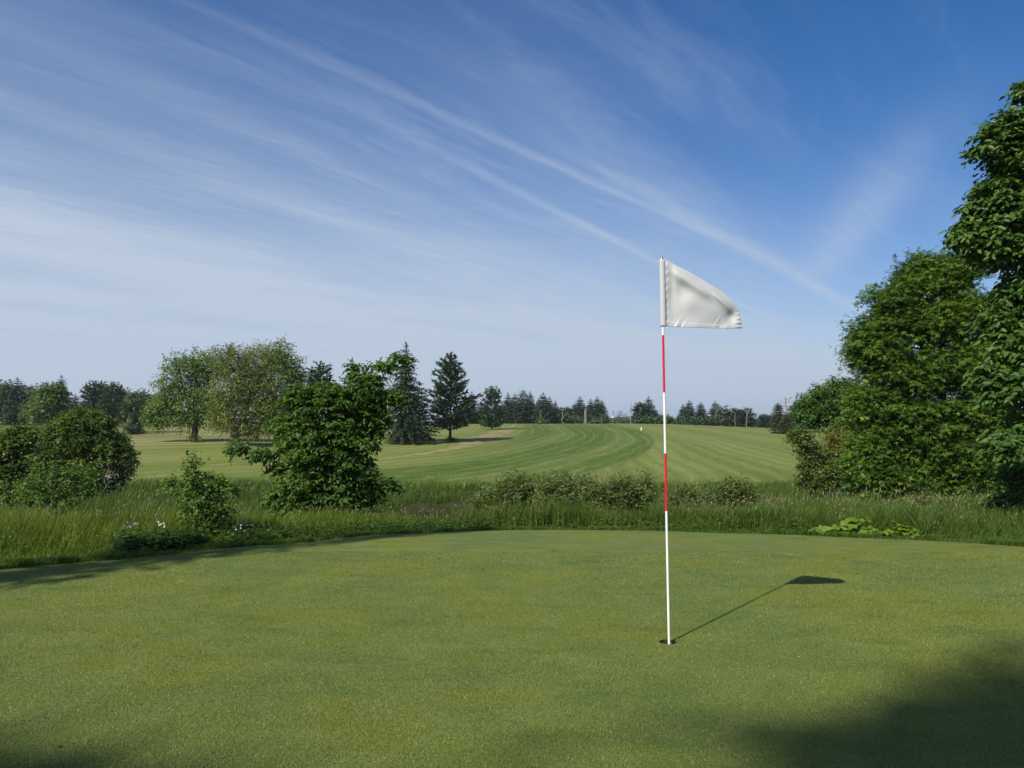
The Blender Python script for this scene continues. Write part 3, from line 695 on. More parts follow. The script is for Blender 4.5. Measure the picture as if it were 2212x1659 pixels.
    Fc = np.stack([li[:-1, :-1], li[1:, :-1], li[1:, 1:], li[:-1, 1:]], -1).reshape(-1, 4)
    fl = obj('flag', meshdata('flag', Vv, Fc, M['cloth'], None, True), root); md = fl.modifiers.new('thick', 'SOLIDIFY'); md.thickness = .0009
    # stitched hem along the bottom and the fly: a folded strip a little proud of the cloth
    Vv = np.array(Vv).reshape(nv, nu, 3)
    hs_ = Vv[-9:, :, :].copy(); hs_[..., 1] -= .0022; hs_[0, :, 1] += .0012
    li = np.arange(9 * nu).reshape(9, nu); Fc = np.stack([li[:-1, :-1], li[1:, :-1], li[1:, 1:], li[:-1, 1:]], -1).reshape(-1, 4)
    h_ = obj('hem', meshdata('hem', hs_.reshape(-1, 3), Fc, M['cloth'], None, True), root); md = h_.modifiers.new('thick', 'SOLIDIFY'); md.thickness = .0008
    # cup
    cup = thing('golf_hole', 'round golf hole with dark soil wall at the foot of the flagstick', 'golf hole', CUP)
    def wall(z0, z1, r0, r1, jit_):
        n = 48; Vs = []; 
        for z, r in ((z0, r0), ((z0 + z1) / 2, (r0 + r1) / 2), (z1, r1)):
            for i in range(n):
                rr = r * (1 + random.uniform(-jit_, jit_)); Vs.append((rr * math.cos(2 * math.pi * i / n), rr * math.sin(2 * math.pi * i / n), z))
        Fs = [(k * n + i, (k + 1) * n + i, (k + 1) * n + (i + 1) % n, k * n + (i + 1) % n) for k in range(2) for i in range(n)]
        return Vs, Fs, n
    Vs, Fs, n = wall(.0, -.03, CR * 1.05, CR * 1.0, .035); obj('soil_wall', meshdata('soil_wall', Vs, Fs, M['soil'], None, True), cup)
    Vs, Fs, n = wall(-.028, -.13, CR * .985, CR * .97, .0); Fs.append(tuple(range(2 * n, 3 * n))); obj('cup_liner', meshdata('cup_liner', Vs, Fs, M['white'], None, True), cup)
build_flag()

# ------------------------------------------------------------------ conifers of the far slopes
for i in range(4): template('s%d' % i, M['spruce'], seed=20 + i, Rr=.25 + .02 * i, nwh=24, card=.12, irregular=.22, lean=.01 * (i - 1))
for i in range(3): template('g%d' % i, M['spruceb'], seed=40 + i, Rr=.30, nwh=20, card=.11, irregular=.35, power=.7)
for i in range(2): template('p%d' % i, M['pine'], seed=50 + i, Rr=.34, nwh=16, card=.14, dens=1.8, irregular=.3, power=.62, kind='pine', rise=.3, droop=.15)
for i in range(2): template('r%d' % i, M['cedar'], seed=60 + i, Rr=.34, nwh=26, card=.075, irregular=.15, power=.55, dens=1.3, tb=.01)
template('hero_spruce', M['spruce'], seed=71, Rr=.27, nwh=36, card=.055, irregular=.25, power=.95, droop=.55, rise=.12, dens=1.25, tb=.02, lean=.02)
template('hero_pine', M['pine'], seed=74, Rr=.31, nwh=25, card=.062, irregular=.30, power=.72, kind='pine', rise=.28, droop=.12, tb=.13, dens=2.3)
template('shade', M['spruce'], seed=77, Rr=.046, nwh=44, card=.05, irregular=.1, power=.9, dens=1.1)
G1 = 'conifers along the crest of the far slope'
rows_ = [  # key, vx, vtop, Y, width, label
 ('s0', 1018, 846, 150, 1.0, 'dark spruce half hidden behind the lone pine on the slope'),
 ('s1', 1005, 851, 158, 1.0, 'narrow dark spruce just right of the lone pine, behind its crown'),
 ('s2', 1040, 866, 158, .9, 'low dark conifer between the lone pine and the bushy pine on the slope'),
 ('g0', 1086, 872, 156, 1.1, 'short green conifer close behind the bushy pine on the slope'),
 ('s1', 1097, 849, 160, .85, 'leftmost tall spruce of the crest row left of the flagstick'),
 ('s3', 1111, 850, 163, .85, 'slim spruce second from left in the crest row'),
 ('g1', 1119, 866, 157, .9, 'green bushy conifer filling the gap in the crest row'),
 ('g2', 1130, 843, 160, .95, 'tallest conifer of the crest row, with a forked tip'),
 ('s0', 1146, 846, 162, .85, 'pointed spruce right beside the tallest conifer of the crest row'),
 ('s2', 1163, 861, 160, .8, 'grey-green spruce with a blunt top in the middle of the crest row'),
 ('s3', 1174, 849, 158, 1.0, 'broad dark spruce on the right part of the crest row'),
 ('s1', 1187, 857, 162, .8, 'thin spruce tip rising behind the broad dark spruce'),
 ('s0', 1200, 865, 160, .75, 'rightmost tall spruce of the crest row, with a ragged top'),
 ('p0', 1211, 880, 164, .9, 'low spreading pine at the right end of the crest row'),
 ('p1', 1226, 879, 170, .9, 'small pine in the gap between the two spruce groups'),
 ('s2', 1240, 872, 170, .95, 'small spruce at the left edge of the group behind the stump'),
 ('s3', 1252, 857, 168, 1.0, 'symmetrical pointed spruce on the left of the group behind the stump'),
 ('g0', 1263, 877, 170, 1.0, 'low conifer in the middle of the group behind the stump'),
 ('s1', 1276, 862, 168, .9, 'narrow spruce in the middle of the group behind the stump'),
 ('s0', 1291, 857, 168, 1.05, 'wide spruce at the right of the group behind the picnic table'),
 ('s2', 1301, 864, 172, .9, 'spruce tip close behind the wide spruce by the picnic table'),
 ('p1', 1384, 869, 165, 1.0, 'broad pine with level branches left of the flagstick, beside the leafless tree'),
 ('s0', 1401, 857, 167, 1.15, 'tall dark spruce touching the broad pine left of the flagstick'),
 ('g1', 1416, 884, 168, 1.0, 'low conifer at the right foot of the spruce left of the flagstick'),
 ('s1', 1476, 873, 165, 1.0, 'first spruce right of the flagstick, slightly shorter than its neighbour'),
 ('s3', 1489, 865, 165, 1.0, 'second spruce right of the flagstick, taller and slimmer'),
 ('s2', 1515, 869, 165, 1.1, 'third spruce right of the flagstick, with a loose crown'),
 ('s0', 1545, 866, 165, 1.15, 'even cone-shaped spruce, fourth right of the flagstick'),
 ('g2', 1572, 890, 168, .9, 'short dark conifer between the cone-shaped spruce and the round pine'),
 ('p0', 1589, 882, 160, 1.15, 'round-topped pine right of the cone-shaped spruce'),
 ('p1', 1613, 881, 155, 1.1, 'layered pine with a pale dead trunk in front of it'),
 ('p0', 1653, 895, 190, 1.5, 'low flat pine just left of the broad cedar'),
]
for i, (k, vx, vt, Y, wd, lab) in enumerate(rows_):
    conifer(k, 'pine_tree' if k[0] == 'p' else 'spruce_tree', lab, vx, vt, None, Y, wd * 1.32, G1)
conifer('r0', 'cedar_tree', 'broad cone-shaped olive cedar on the right shoulder of the slope', 1681, 871, None, 110, 1.05)
conifer('r1', 'cedar_tree', 'low round cedar shrub against the right foot of the broad cedar', 1700, 893, None, 108, 1.3)
conifer('hero_spruce', 'spruce_tree', 'tall dark spruce with drooping branches right of the big elm', 876, 744, None, 78, .98)
conifer('g1', 'spruce_tree', 'green spruce half hidden against the tall drooping spruce', 905, 826, None, 84, 1.1)
conifer('hero_pine', 'pine_tree', 'lone bushy white pine standing alone on the mown slope', 973, 766, None, 84, 1.0, rot=.4)
conifer('p0', 'pine_tree', 'bushy pine by itself where the dirt track tops the slope', 1063, 836, None, 116, .85)
conifer('p1', 'pine_tree', 'grey-green pine top showing above the big elm', 690, 783, None, 80, .72)
G2 = 'conifers on the left skyline'
for k, vx, vt, Y, wd, lab in [
 ('s1', 34, 817, 115, 1.25, 'dark spruce nearest the left edge of the photo, its base above the bare field'),
 ('s0', 131, 812, 125, 1.1, 'tallest pointed spruce on the left skyline, behind the bright green tree'),
 ('s2', 160, 851, 140, 1.3, 'small pointed spruce alone in the skyline gap at left'),
 ('p0', 200, 824, 112, .9, 'left pine of the dark trio on the left skyline'),
 ('p1', 217, 825, 118, .9, 'middle pine of the dark trio on the left skyline'),
 ('p0', 243, 827, 112, .85, 'right pine of the dark trio on the left skyline'),
 ('g0', 228, 846, 105, 1.2, 'green bushy conifer in front of the dark pine trio'),
 ('g2', 186, 862, 108, 1.2, 'low green conifer at the left foot of the pine trio'),
 ('s3', 292, 884, 86, 1.2, 'small dark conifer standing by itself in front of the layered tree'),
 ('g1', 112, 842, 118, 1.1, 'dull green conifer left of the tallest skyline spruce'),
]: conifer(k, 'spruce_tree' if k[0] != 'p' else 'pine_tree', lab, vx, vt, None, Y, wd, G2)

# ------------------------------------------------------------------ broadleaf trees of the middle and far distance
make_tree('cottonwood_tree', 'spreading cottonwood with a bare dark lower trunk, leftmost of the big slope trees', 'tree', 421, 70,
          [(405, 800, 62, 45), (450, 795, 45, 42), (372, 850, 45, 40), (425, 860, 55, 42), (352, 885, 35, 30), (462, 880, 30, 45), (400, 905, 60, 18), (338, 905, 25, 14)], 1250, .22, M['cotton'], M['bark'], (424, 850),
          shape='dia', kpt=4, sub=4, spray=.7, tipr=.014, flat=.9, shell=.35, jit=.3, stray=.18, bw=1.0)
make_tree('cottonwood_tree', 'thin-leaved olive cottonwood at the centre of the big slope trees, limbs showing through', 'tree', 508, 66,
          [(500, 775, 45, 38), (548, 785, 55, 48), (505, 850, 60, 50), (565, 860, 55, 55), (480, 905, 35, 30), (525, 820, 60, 50), (530, 885, 60, 40), (530, 925, 65, 22), (590, 900, 40, 40)], 1400, .19, M['olive'], M['barkg'], (530, 840),
          shape='dia', kpt=4, sub=4, spray=.65, tipr=.013, flat=.9, shell=.3, jit=.3, stray=.18, trunks=[(500, 830), (560, 820, 1)])
make_tree('cottonwood_tree', 'green cottonwood rising at the right of the big slope trees, above the elm', 'tree', 549, 72,
          [(600, 770, 38, 34), (632, 800, 26, 34), (585, 800, 40, 50), (625, 850, 35, 45), (600, 880, 50, 50), (640, 815, 25, 12)], 800, .22, M['cotton'], M['bark'], (590, 850),
          shape='dia', kpt=4, sub=4, spray=.7, tipr=.013, flat=.9, shell=.35, jit=.3, stray=.18)
make_tree('willow_tree', 'thin pale tree with sparse leaves between the elm and the tall spruce', 'tree', 845, 90,
          [(835, 815, 26, 28), (850, 850, 25, 35), (825, 860, 20, 30)], 120, .16, M['fargrey'], M['dead'], (840, 850), shape='dia', kpt=3, sub=3, spray=.7, tipr=.02, shell=.3)
far_trees = [
 ('far_tree', 'dark rounded tree cut by the left edge of the photo', 5, 130, [(-10, 845, 30, 22), (15, 850, 20, 24), (0, 870, 30, 20)], 'farleaf', 130),
 ('far_tree', 'hazy grey-green tree behind the left edge spruce', 62, 150, [(60, 850, 26, 22), (85, 855, 16, 18), (40, 860, 20, 22), (90, 870, 12, 14)], 'fargrey', 130),
 ('far_tree', 'bright green round tree in front of the tallest skyline spruce', 104, 92, [(105, 850, 22, 20), (112, 875, 28, 24), (95, 890, 24, 20), (122, 845, 12, 14)], 'farbright', 200),
 ('far_tree', 'pale green bushy tree below the bright round tree at left', 80, 95, [(70, 885, 18, 18), (88, 900, 18, 14)], 'farbright', 70),
 ('far_tree', 'hazy tree right of the dark pine trio on the left skyline', 272, 135, [(262, 858, 14, 16), (280, 865, 16, 18), (258, 880, 16, 14)], 'fargrey', 90),
 ('far_tree', 'soft green tree low on the skyline left of the big cottonwood', 315, 125, [(300, 862, 18, 16), (325, 868, 20, 16), (345, 875, 16, 16)], 'farleaf', 110),
 ('juniper_tree', 'layered flat-topped juniper standing on the left slope', 300, 90, [(285, 878, 20, 5), (312, 872, 26, 5), (325, 886, 22, 6), (292, 892, 24, 6), (318, 898, 18, 5)], 'spruceb', 110),
 ('far_tree', 'dark rounded tree behind the cedar at the right, near the leafless tree', 1732, 118, [(1728, 885, 18, 18), (1745, 880, 22, 22), (1722, 905, 16, 12), (1758, 900, 16, 16)], 'farleaf', 130),
 ('far_tree', 'thin grey-leaved tree just right of the cone-shaped spruce', 1562, 160, [(1560, 890, 9, 7), (1565, 900, 9, 8)], 'fargrey', 30),
 ('far_tree', 'low rounded tree left of the tall spruce by the leafless tree', 1431, 170, [(1425, 905, 9, 7), (1440, 907, 9, 6)], 'farleaf', 26),
]
for nm, lab, vx, Y, lobes, mt, n in far_trees:
    make_tree(nm, lab, 'tree', vx, Y, lobes, int(n * 1.9), Y * .0042, M[mt], M['bark'], (lobes[0][0], lobes[0][1] + 10), group=None, shape='dia', kpt=3, sub=4, spray=Y * .009, tipr=.03, shell=.3, crown='crown')

# leafless trees
def bare_tree(name, label, vx, vtop, Y, spread, n, mat=M['dead'], r=.02, cone=.5, vb=None, frac=.45):
    bx = ray(vx, HOR)[0] * Y; bz = gz(bx, Y) - .05; base = np.array([bx, Y, bz]); H = at(vx, vtop, Y).z - bz
    root = thing(name, label, 'tree', base); n_ = 6
    tr = [base + np.array([rng.normal() * .02 * H * (i > 0), 0, H * .8 * i / n_]) for i in range(n_ + 1)]
    t_ = rng.random(n) ** .7; T = base + np.stack([rng.normal(size=n) * spread * H * (1.15 - t_ * cone), rng.normal(size=n) * spread * H * .8, H * (frac + (1 - frac) * t_)], -1)
    sg, _ = skeleton(tr, T, r, 2.6); sg = [(a - base, b - base, c, d) for a, b, c, d in sg]
    V_, F_ = tube(sg, 5); sel = V_; obj('trunk', meshdata('trunk', V_, F_, mat, None, True), root)
bare_tree('dead_tree', 'tall thin leafless tree beside the broad pine on the crest', 1363, 868, 160, .085, 34)
bare_tree('dead_tree', 'grey leafless tree with a wide crown rising behind the broad cedar', 1699, 856, 116, .13, 46, r=.022)
bare_tree('dead_tree', 'short pale dead trunk in front of the round-topped pine', 1588, 890, 148, .05, 8)
bare_tree('dead_tree', 'pale dead trunk with a twiggy top in front of the layered pine', 1613, 879, 148, .07, 18, frac=.7)
bare_tree('bare_sapling', 'thin pale sapling in front of the middle of the crest row', 1168, 886, 150, .05, 10, frac=.6)
bare_tree('bare_sapling', 'pale sapling with a flat twiggy top between the two spruce groups', 1216, 882, 150, .10, 18, frac=.7)
# small shrubs at tree feet
def shrub(name, label, vx, Y, lobes, n, leaf, mat, group=None, **kw):
    d = dict(shape='dia', kpt=4, sub=4, spray=leaf * 2.6, tipr=leaf * .04, shell=.3, stem='stems', crown='foliage'); d.update(kw)
    return make_tree(name, label, 'shrub', vx, Y, lobes, n, leaf, mat, M['bark'], (lobes[0][0], lobes[0][1]), group, **d)
shrub('small_shrub', 'round tuft of shoots round the foot of the leftmost cottonwood', 421, 69.5, [(421, 946, 11, 8)], 26, .16, M['scrub'])
shrub('small_shrub', 'low tuft of shoots at the foot of the olive cottonwood', 508, 65.5, [(508, 953, 8, 6)], 18, .16, M['cotton'])
shrub('small_shrub', 'small round bush at the foot of the lone bushy pine', 973, 83.5, [(974, 949, 12, 6)], 22, .16, M['scrub'])
shrub('small_shrub', 'low light green bush under the thin sapling of the crest row', 1168, 149, [(1168, 909, 6, 6)], 14, .35, M['farbright'])
shrub('small_shrub', 'low pale shrub on the mown slope beside the small dark conifer', 283, 85, [(280, 922, 14, 5)], 22, .2, M['farleaf'])

# ------------------------------------------------------------------ near trees
make_tree('elm_tree', 'large bushy elm with an arching upper branch beyond the left part of the green', 'tree', 722, 13.5,
          [(690, 1060, 95, 62), (745, 1085, 75, 50), (620, 1075, 40, 40), (700, 960, 90, 55), (648, 930, 52, 42), (760, 935, 60, 45), (720, 870, 85, 45), (655, 858, 30, 22),
           (720, 1010, 80, 48), (690, 995, 60, 40), (760, 1020, 45, 40), (575, 978, 38, 6), (522, 966, 22, 3), (780, 870, 45, 42), (805, 900, 30, 28), (795, 818, 20, 10), (765, 805, 4, 24), (825, 790, 22, 5), (858, 773, 22, 3),
           (820, 1045, 32, 10), (640, 1110, 50, 24), (700, 1120, 70, 22), (845, 858, 22, 12), (602, 1010, 12, 5)], 2100, .078, M['elm'], M['bark'], (735, 840),
          shape='leaf', kpt=7, sub=4, spray=.20, flat=.45, droop=.32, tipr=.0030, shell=.4, jit=.34, gap=.5, gth=.8, trunks=[(700, 900), (765, 850), (650, 960)], stray=.12)
make_tree('young_elm', 'slender young elm with upright shoots, left of the big elm beside the green', 'tree', 437, 9.9,
          [(425, 1030, 22, 50), (440, 1075, 35, 40), (395, 1055, 30, 14), (470, 1050, 24, 22), (418, 1100, 30, 25), (455, 1115, 35, 25), (480, 1100, 26, 18), (372, 1042, 14, 8), (500, 1052, 10, 10), (440, 1145, 18, 14), (422, 998, 8, 14)], 150, .054, M['young'], M['bark'], (432, 1020),
          shape='leaf', kpt=6, sub=3, spray=.15, flat=.9, droop=.15, tipr=.0022, shell=.25, gap=.25, trunks=[(424, 1010), (450, 1060), (405, 1070)], stray=.15)
make_tree('hawthorn_tree', 'big rounded hawthorn bush at the left with dead twigs on its right side', 'shrub', 185, 24,
          [(178, 922, 62, 36), (175, 945, 75, 48), (130, 965, 62, 45), (230, 965, 48, 42), (240, 1000, 45, 38), (160, 1010, 85, 42), (100, 1020, 60, 38), (190, 910, 48, 22), (250, 985, 30, 26), (215, 1030, 50, 26), (140, 1050, 70, 22), (70, 1060, 40, 18)], 2200, .085, M['hawthorn'], M['bark'], (185, 1000),
          shape='dia', kpt=6, sub=4, spray=.28, flat=.6, tipr=.006, shell=.55, gap=.6, jit=.35, trunks=[(150, 990), (215, 990), (100, 1030)])
bare = [(262, 990, 285, 985), (262, 1000, 292, 998), (255, 1010, 270, 1024), (245, 1025, 262, 1040), (258, 980, 277, 965)]
def twigs_obj(name, label, vx, Y, vys, n, spr, mat, cat='branches', group=None):
    bx = at(vx, vys, Y); root = thing(name, label, cat, bx, group); base = np.array(bx); k_ = Y / F
    T = base + np.stack([rng.uniform(.2, 1, n) * spr * k_, rng.normal(size=n) * .3 * spr * k_, rng.normal(size=n) * .45 * spr * k_], -1)
    sg, _ = skeleton([base - np.array([.25, 0, .1]), base], T, .005, 2.6); sg = [(a - base, b - base, c, d) for a, b, c, d in sg]
    V_, F_ = tube(sg, 5); obj('twigs', meshdata('twigs', V_, F_, mat, None, True), root)
twigs_obj('dead_branch', 'crooked leafless branch reaching right from the hawthorn bush over the slope', 262, 23.5, 1000, 18, 30, M['bark'])
twigs_obj('dead_branch', 'tangle of grey dead twigs in the shadow low on the hawthorn bush', 215, 21.5, 1035, 40, 46, M['dead'])
make_tree('wild_shrub', 'dark shrub cut by the left edge of the photo', 'shrub', 5, 20,
          [(-10, 975, 45, 40), (25, 960, 35, 26), (10, 1020, 45, 32), (-30, 1040, 50, 35), (50, 940, 30, 16)], 520, .09, M['hawthorn'], M['bark'], (5, 1000), shape='dia', kpt=6, sub=4, spray=.26, tipr=.006, shell=.4, crown='foliage', stem='stems')
make_tree('wild_shrub', 'bright green low shrub at the lower left edge in front of the hawthorn', 'shrub', 30, 16,
          [(20, 1065, 55, 24), (70, 1075, 40, 20), (-30, 1070, 40, 25)], 190, .06, M['ashleaf'], M['bark'], (30, 1060), shape='dia', kpt=6, sub=4, spray=.22, tipr=.005, shell=.4, crown='foliage', stem='stems')
make_tree('ash_sapling', 'slim ash sapling with a dark straight stem in the left meadow', 'tree', 127, 9.6,
          [(115, 1025, 45, 22), (160, 1020, 40, 22), (85, 1045, 32, 18), (150, 1060, 42, 18), (115, 1075, 32, 14), (180, 1040, 28, 14), (128, 1095, 18, 8)], 130, .045, M['ashleaf'], M['bark'], (122, 1030),
          shape='leaf', kpt=9, sub=3, spray=.20, flat=.5, droop=.25, tipr=.0022, shell=.3, lscale=.4)
# right hand side
make_tree('maple_tree', 'big fresh green maple on the right beyond the green', 'tree', 2040, 19,
          [(1930, 650, 45, 50), (1990, 600, 55, 50), (2060, 590, 60, 45), (1910, 720, 60, 45), (1980, 700, 70, 50), (2070, 680, 80, 60), (1900, 790, 55, 35), (1960, 810, 75, 50), (2060, 790, 90, 60),
           (1880, 870, 45, 35), (1935, 900, 75, 45), (2020, 900, 80, 50), (1890, 950, 45, 35), (1900, 1020, 60, 38), (1960, 1040, 70, 32), (2040, 1060, 85, 30), (2110, 1010, 70, 50), (2120, 900, 70, 60), (2140, 780, 70, 70), (2140, 1075, 60, 25), (1985, 990, 50, 30), (1960, 950, 60, 40), (2040, 980, 70, 50), (1875, 1000, 36, 60), (1865, 760, 30, 50)], 5600, .10, M['maple'], M['bark'], (2045, 700),
          shape='lobed', kpt=6, sub=4, spray=.34, flat=.6, droop=.2, tipr=.0042, shell=.42, trunks=[(2045, 700), (1980, 800), (2100, 780)], stray=.16, jit=.34, gap=.9, gth=.72)
make_tree('linden_tree', 'tall dark broad-leaved tree cut by the right edge of the photo', 'tree', 2370, 12.5,
          [(2190, 275, 45, 35), (2225, 190, 20, 10), (2150, 320, 32, 10), (2210, 350, 50, 40), (2160, 400, 35, 16), (2130, 440, 26, 12), (2190, 440, 60, 40), (2120, 492, 40, 18), (2085, 505, 20, 8), (2170, 530, 70, 40),
           (2240, 500, 70, 80), (2230, 630, 60, 60), (2200, 740, 40, 40, -.6), (2240, 700, 60, 60), (2160, 690, 26, 26), (2190, 830, 42, 30, -.8), (2240, 830, 60, 60), (2150, 800, 26, 20, -.5), (2220, 930, 45, 32, -.8), (2180, 960, 26, 14, -1), (2250, 1020, 50, 60), (2200, 1080, 30, 26), (2260, 320, 60, 60)], 1500, .125, M['linden'], M['bark'], (2350, 300),
          shape='leaf', kpt=7, sub=4, spray=.30, flat=.35, droop=.4, tipr=.0034, shell=.4, gap=.55, trunks=[(2300, 350), (2330, 620), (2290, 850)], stray=.12, lscale=.55)
make_tree('ash_tree', 'multi-stemmed ash in the gap left of the maple', 'tree', 1810, 29,
          [(1765, 860, 32, 28), (1815, 850, 42, 30), (1850, 850, 25, 32), (1750, 885, 30, 26), (1790, 905, 50, 30), (1840, 900, 30, 35)], 600, .15, M['ashtree'], M['barkg'], (1800, 880),
          shape='dia', kpt=6, sub=4, spray=.42, tipr=.007, flat=.6, shell=.35, gap=1.2, trunks=[(1785, 880), (1830, 870)], lscale=.4)
make_tree('golden_shrub', 'yellow-green airy shrub between the ash and the maple', 'shrub', 1812, 27,
          [(1812, 945, 24, 26), (1808, 975, 20, 20), (1830, 960, 16, 20)], 170, .11, M['gold'], M['barkg'], (1810, 950), shape='dia', kpt=6, sub=4, spray=.36, tipr=.006, lscale=.35, crown='foliage', stem='stems')
make_tree('buckthorn_shrub', 'dull olive shrub hanging over the fairway edge left of the maple', 'shrub', 1785, 26,
          [(1735, 945, 24, 16), (1755, 975, 28, 18), (1760, 1010, 32, 20), (1790, 1030, 50, 28), (1800, 1000, 40, 24), (1830, 1020, 35, 38), (1750, 1040, 26, 16), (1722, 935, 12, 8)], 560, .10, M['scrub'], M['barkg'], (1790, 980),
          shape='dia', kpt=6, sub=4, spray=.32, tipr=.006, flat=.6, shell=.3, crown='foliage', stem='stems')
make_tree('understory_shrub', 'dark shrub in deep shade at the foot of the trees by the right edge', 'shrub', 2180, 15.5,
          [(2150, 1095, 50, 20), (2200, 1110, 50, 30), (2230, 1060, 40, 50)], 160, .08, M['hawthorn'], M['bark'], (2190, 1080), shape='dia', kpt=5, sub=4, spray=.3, tipr=.005, crown='foliage', stem='stems')
GW = 'grey-green willow bushes along the ditch'
for i, (vx, Y, lobes, n, lab) in enumerate([
    (1190, 14.6, [(1190, 1066, 30, 22), (1185, 1100, 36, 28)], 130, 'willow bush third from left, in the middle of the ditch row'),
    (1270, 14.8, [(1268, 1074, 26, 20), (1272, 1105, 34, 26)], 120, 'low willow bush just right of the tallest one'),
    (1075, 14.6, [(1075, 1085, 40, 26), (1050, 1100, 26, 20), (1100, 1068, 26, 20)], 150, 'leftmost low willow bush of the ditch, next to the bare bank'),
    (1150, 15.0, [(1140, 1070, 38, 24), (1165, 1085, 40, 28), (1125, 1052, 16, 12)], 150, 'willow bush second from left along the ditch'),
    (1225, 15.2, [(1222, 1058, 30, 20), (1215, 1085, 45, 26), (1255, 1072, 26, 22)], 160, 'tallest willow bush in the middle of the ditch row'),
    (1310, 14.8, [(1285, 1080, 34, 24), (1325, 1088, 34, 22), (1330, 1062, 18, 14)], 130, 'rounded willow bush left of the flagstick'),
    (1360, 15.2, [(1358, 1064, 26, 20), (1375, 1085, 30, 20), (1392, 1052, 14, 12)], 120, 'dense dark-hearted willow bush just left of the flagstick'),
    (1480, 16.0, [(1485, 1082, 28, 16), (1465, 1088, 20, 12)], 70, 'small willow bush just right of the flagstick'),
    (1575, 15.5, [(1590, 1068, 26, 16), (1560, 1080, 34, 20), (1600, 1085, 28, 18)], 140, 'willow bush well right of the flagstick, on its own'),
    (2010, 15.5, [(2000, 1105, 46, 14), (2060, 1108, 40, 12), (1960, 1112, 24, 10)], 110, 'low dull willow scrub in front of the maple'),
]):
    lobes = lobes + ([(vx, 1118, 44, 22)] if vx < 1400 else [])
    make_tree('willow_bush', lab, 'shrub', vx, Y, lobes, int(n * 2.2), .080, M['willow'], M['barkg'], (lobes[0][0], lobes[0][1]), GW, shape='dia', kpt=8, sub=4, spray=.26, flat=1.3, droop=-.1, tipr=.0035,
              shell=.2, stray=.3, jit=.4, lscale=.26, crown='foliage', stem='stems')

# trees behind the photographer that shade the corners and the far left edge of the green
def shade_tree(name, label, cx_, cy_, cz, rx, rz, n, leaf, lean=(0, 0)):
    base = np.array([cx_ - lean[0], cy_ - lean[1], gz(cx_ - lean[0], cy_ - lean[1]) - .05]); root = thing(name, label, 'tree', base)
    u = rdir(n); T = np.array([cx_, cy_, cz]) + u * (rng.random(n) ** .16)[:, None] * np.array([rx, rx, rz]) * (1 + .015 * wob(u[:, 0] * 4, u[:, 2] * 4))[:, None]
    tr = [base + (np.array([cx_, cy_, cz]) - base) * i / 6 for i in range(7)]
    sg, dr = skeleton(tr, T, .012, 2.3); sg = [(a - base, b - base, c, d) for a, b, c, d in sg]; V_, F_ = tube(sg, 6); obj('trunk', meshdata('trunk', V_, F_, M['bark'], None, True), root)
    k = 10; Pp = np.repeat(T, k, 0) + rng.normal(size=(n * k, 3)) * leaf * 1.0 - base
    V_, F_, A_ = leaves(Pp, rdir(n * k), norm(rng.normal(size=(n * k, 3)) * .5 + [0, 0, 1.]), leaf, leaf * .7, 'dia'); obj('crown', meshdata('crown', V_, F_, M['elm'], {'lv': A_}), root)
shade_tree('oak_tree', 'broad tree standing behind the photographer, shading the right corner of the green', 5.05 - .6 * 30.22, -1.6 - .8 * 30.22, 26, 5.6, 1.9, 15000, .34)
shade_tree('oak_tree', 'smaller tree behind the photographer to the left, shading the near left corner of the green', -3.1 - .6 * 24.4, -.2 - .8 * 24.4, 21, 2.6, 1.1, 5500, .26)
def spire():
    tip = np.array([-.5, 12.15]); H = 14.5; L = H / math.tan(SUN_EL); b = tip - SH * L
    z0 = gz(*b) - .05; root = thing('spruce_tree', 'tall narrow spruce casting the shadow along the left edge of the green', 'tree', (b[0], b[1], z0)); root.scale = (H, H, H)
    c, t_ = TEMPL['shade']; obj('crown', c, root); obj('trunk', t_, root)
spire()

# ------------------------------------------------------------------ grasses and weeds
def blades(name, vx0, vx1, n, dfun, hfun, wk, mat, label=None, per=6, lean=.35, seed=None, wild=1.0, zsink=.02):
    nt = n // per
    vx = rng.uniform(vx0, vx1, nt); th = np.arctan((vx - CX) / F); d, hh = dfun(vx, rng.random(nt)), None
    X = d * np.tan(th); Y = d
    h = hfun(vx, d, X, Y); keep = h > .015; X, Y, h, d = X[keep], Y[keep], h[keep], d[keep]; nt = len(X)
    X = np.repeat(X, per) + rng.normal(size=nt * per) * .02 * np.sqrt(np.repeat(d, per) / 10); Y = np.repeat(Y, per) + rng.normal(size=nt * per) * .025
    h = np.repeat(h, per) * rng.uniform(.55, 1.15, nt * per); d = np.repeat(d, per); N = len(X)
    Z = ground_z(X, Y) - zsink
    az = rng.uniform(0, 2 * math.pi, N); ln = h * lean * rng.uniform(.2, 1.4, N) * wild
    dx, dy = np.cos(az) * ln + .10 * h, np.sin(az) * ln
    wv = wk * (d / 10) ** .8 * rng.uniform(.6, 1.3, N); fa = az + math.pi / 2 + rng.normal(size=N) * .4
    sx, sy = np.cos(fa) * wv / 2, np.sin(fa) * wv / 2
    B = np.stack([X, Y, Z], -1)
    def row(t, wfac): 
        c = B + np.stack([dx * t ** 1.8, dy * t ** 1.8, h * (t - .18 * lean * t ** 3)], -1); o_ = np.stack([sx * wfac, sy * wfac, np.zeros(N)], -1); return c - o_, c + o_
    a0, a1 = row(0, .8); b0, b1 = row(.5, 1.0); c0, c1 = row(1, .12)
    V_ = np.stack([a0, a1, b0, b1, c0, c1], 1).reshape(-1, 3); q = (np.arange(N) * 6)[:, None]
    Fc = np.concatenate([q + np.array([[0, 1, 3, 2]]), q + np.array([[2, 3, 5, 4]])], 0)
    tuft = np.repeat(rng.random(nt), per); lv = np.clip(.5 * tuft + .5 * rng.random(N), 0, 1)
    o = obj(name, meshdata(name, V_, Fc, mat, {'lv': np.repeat(lv, 6)})); tag(o, label, None, None, 'stuff')
    return B, h, d, dx, dy
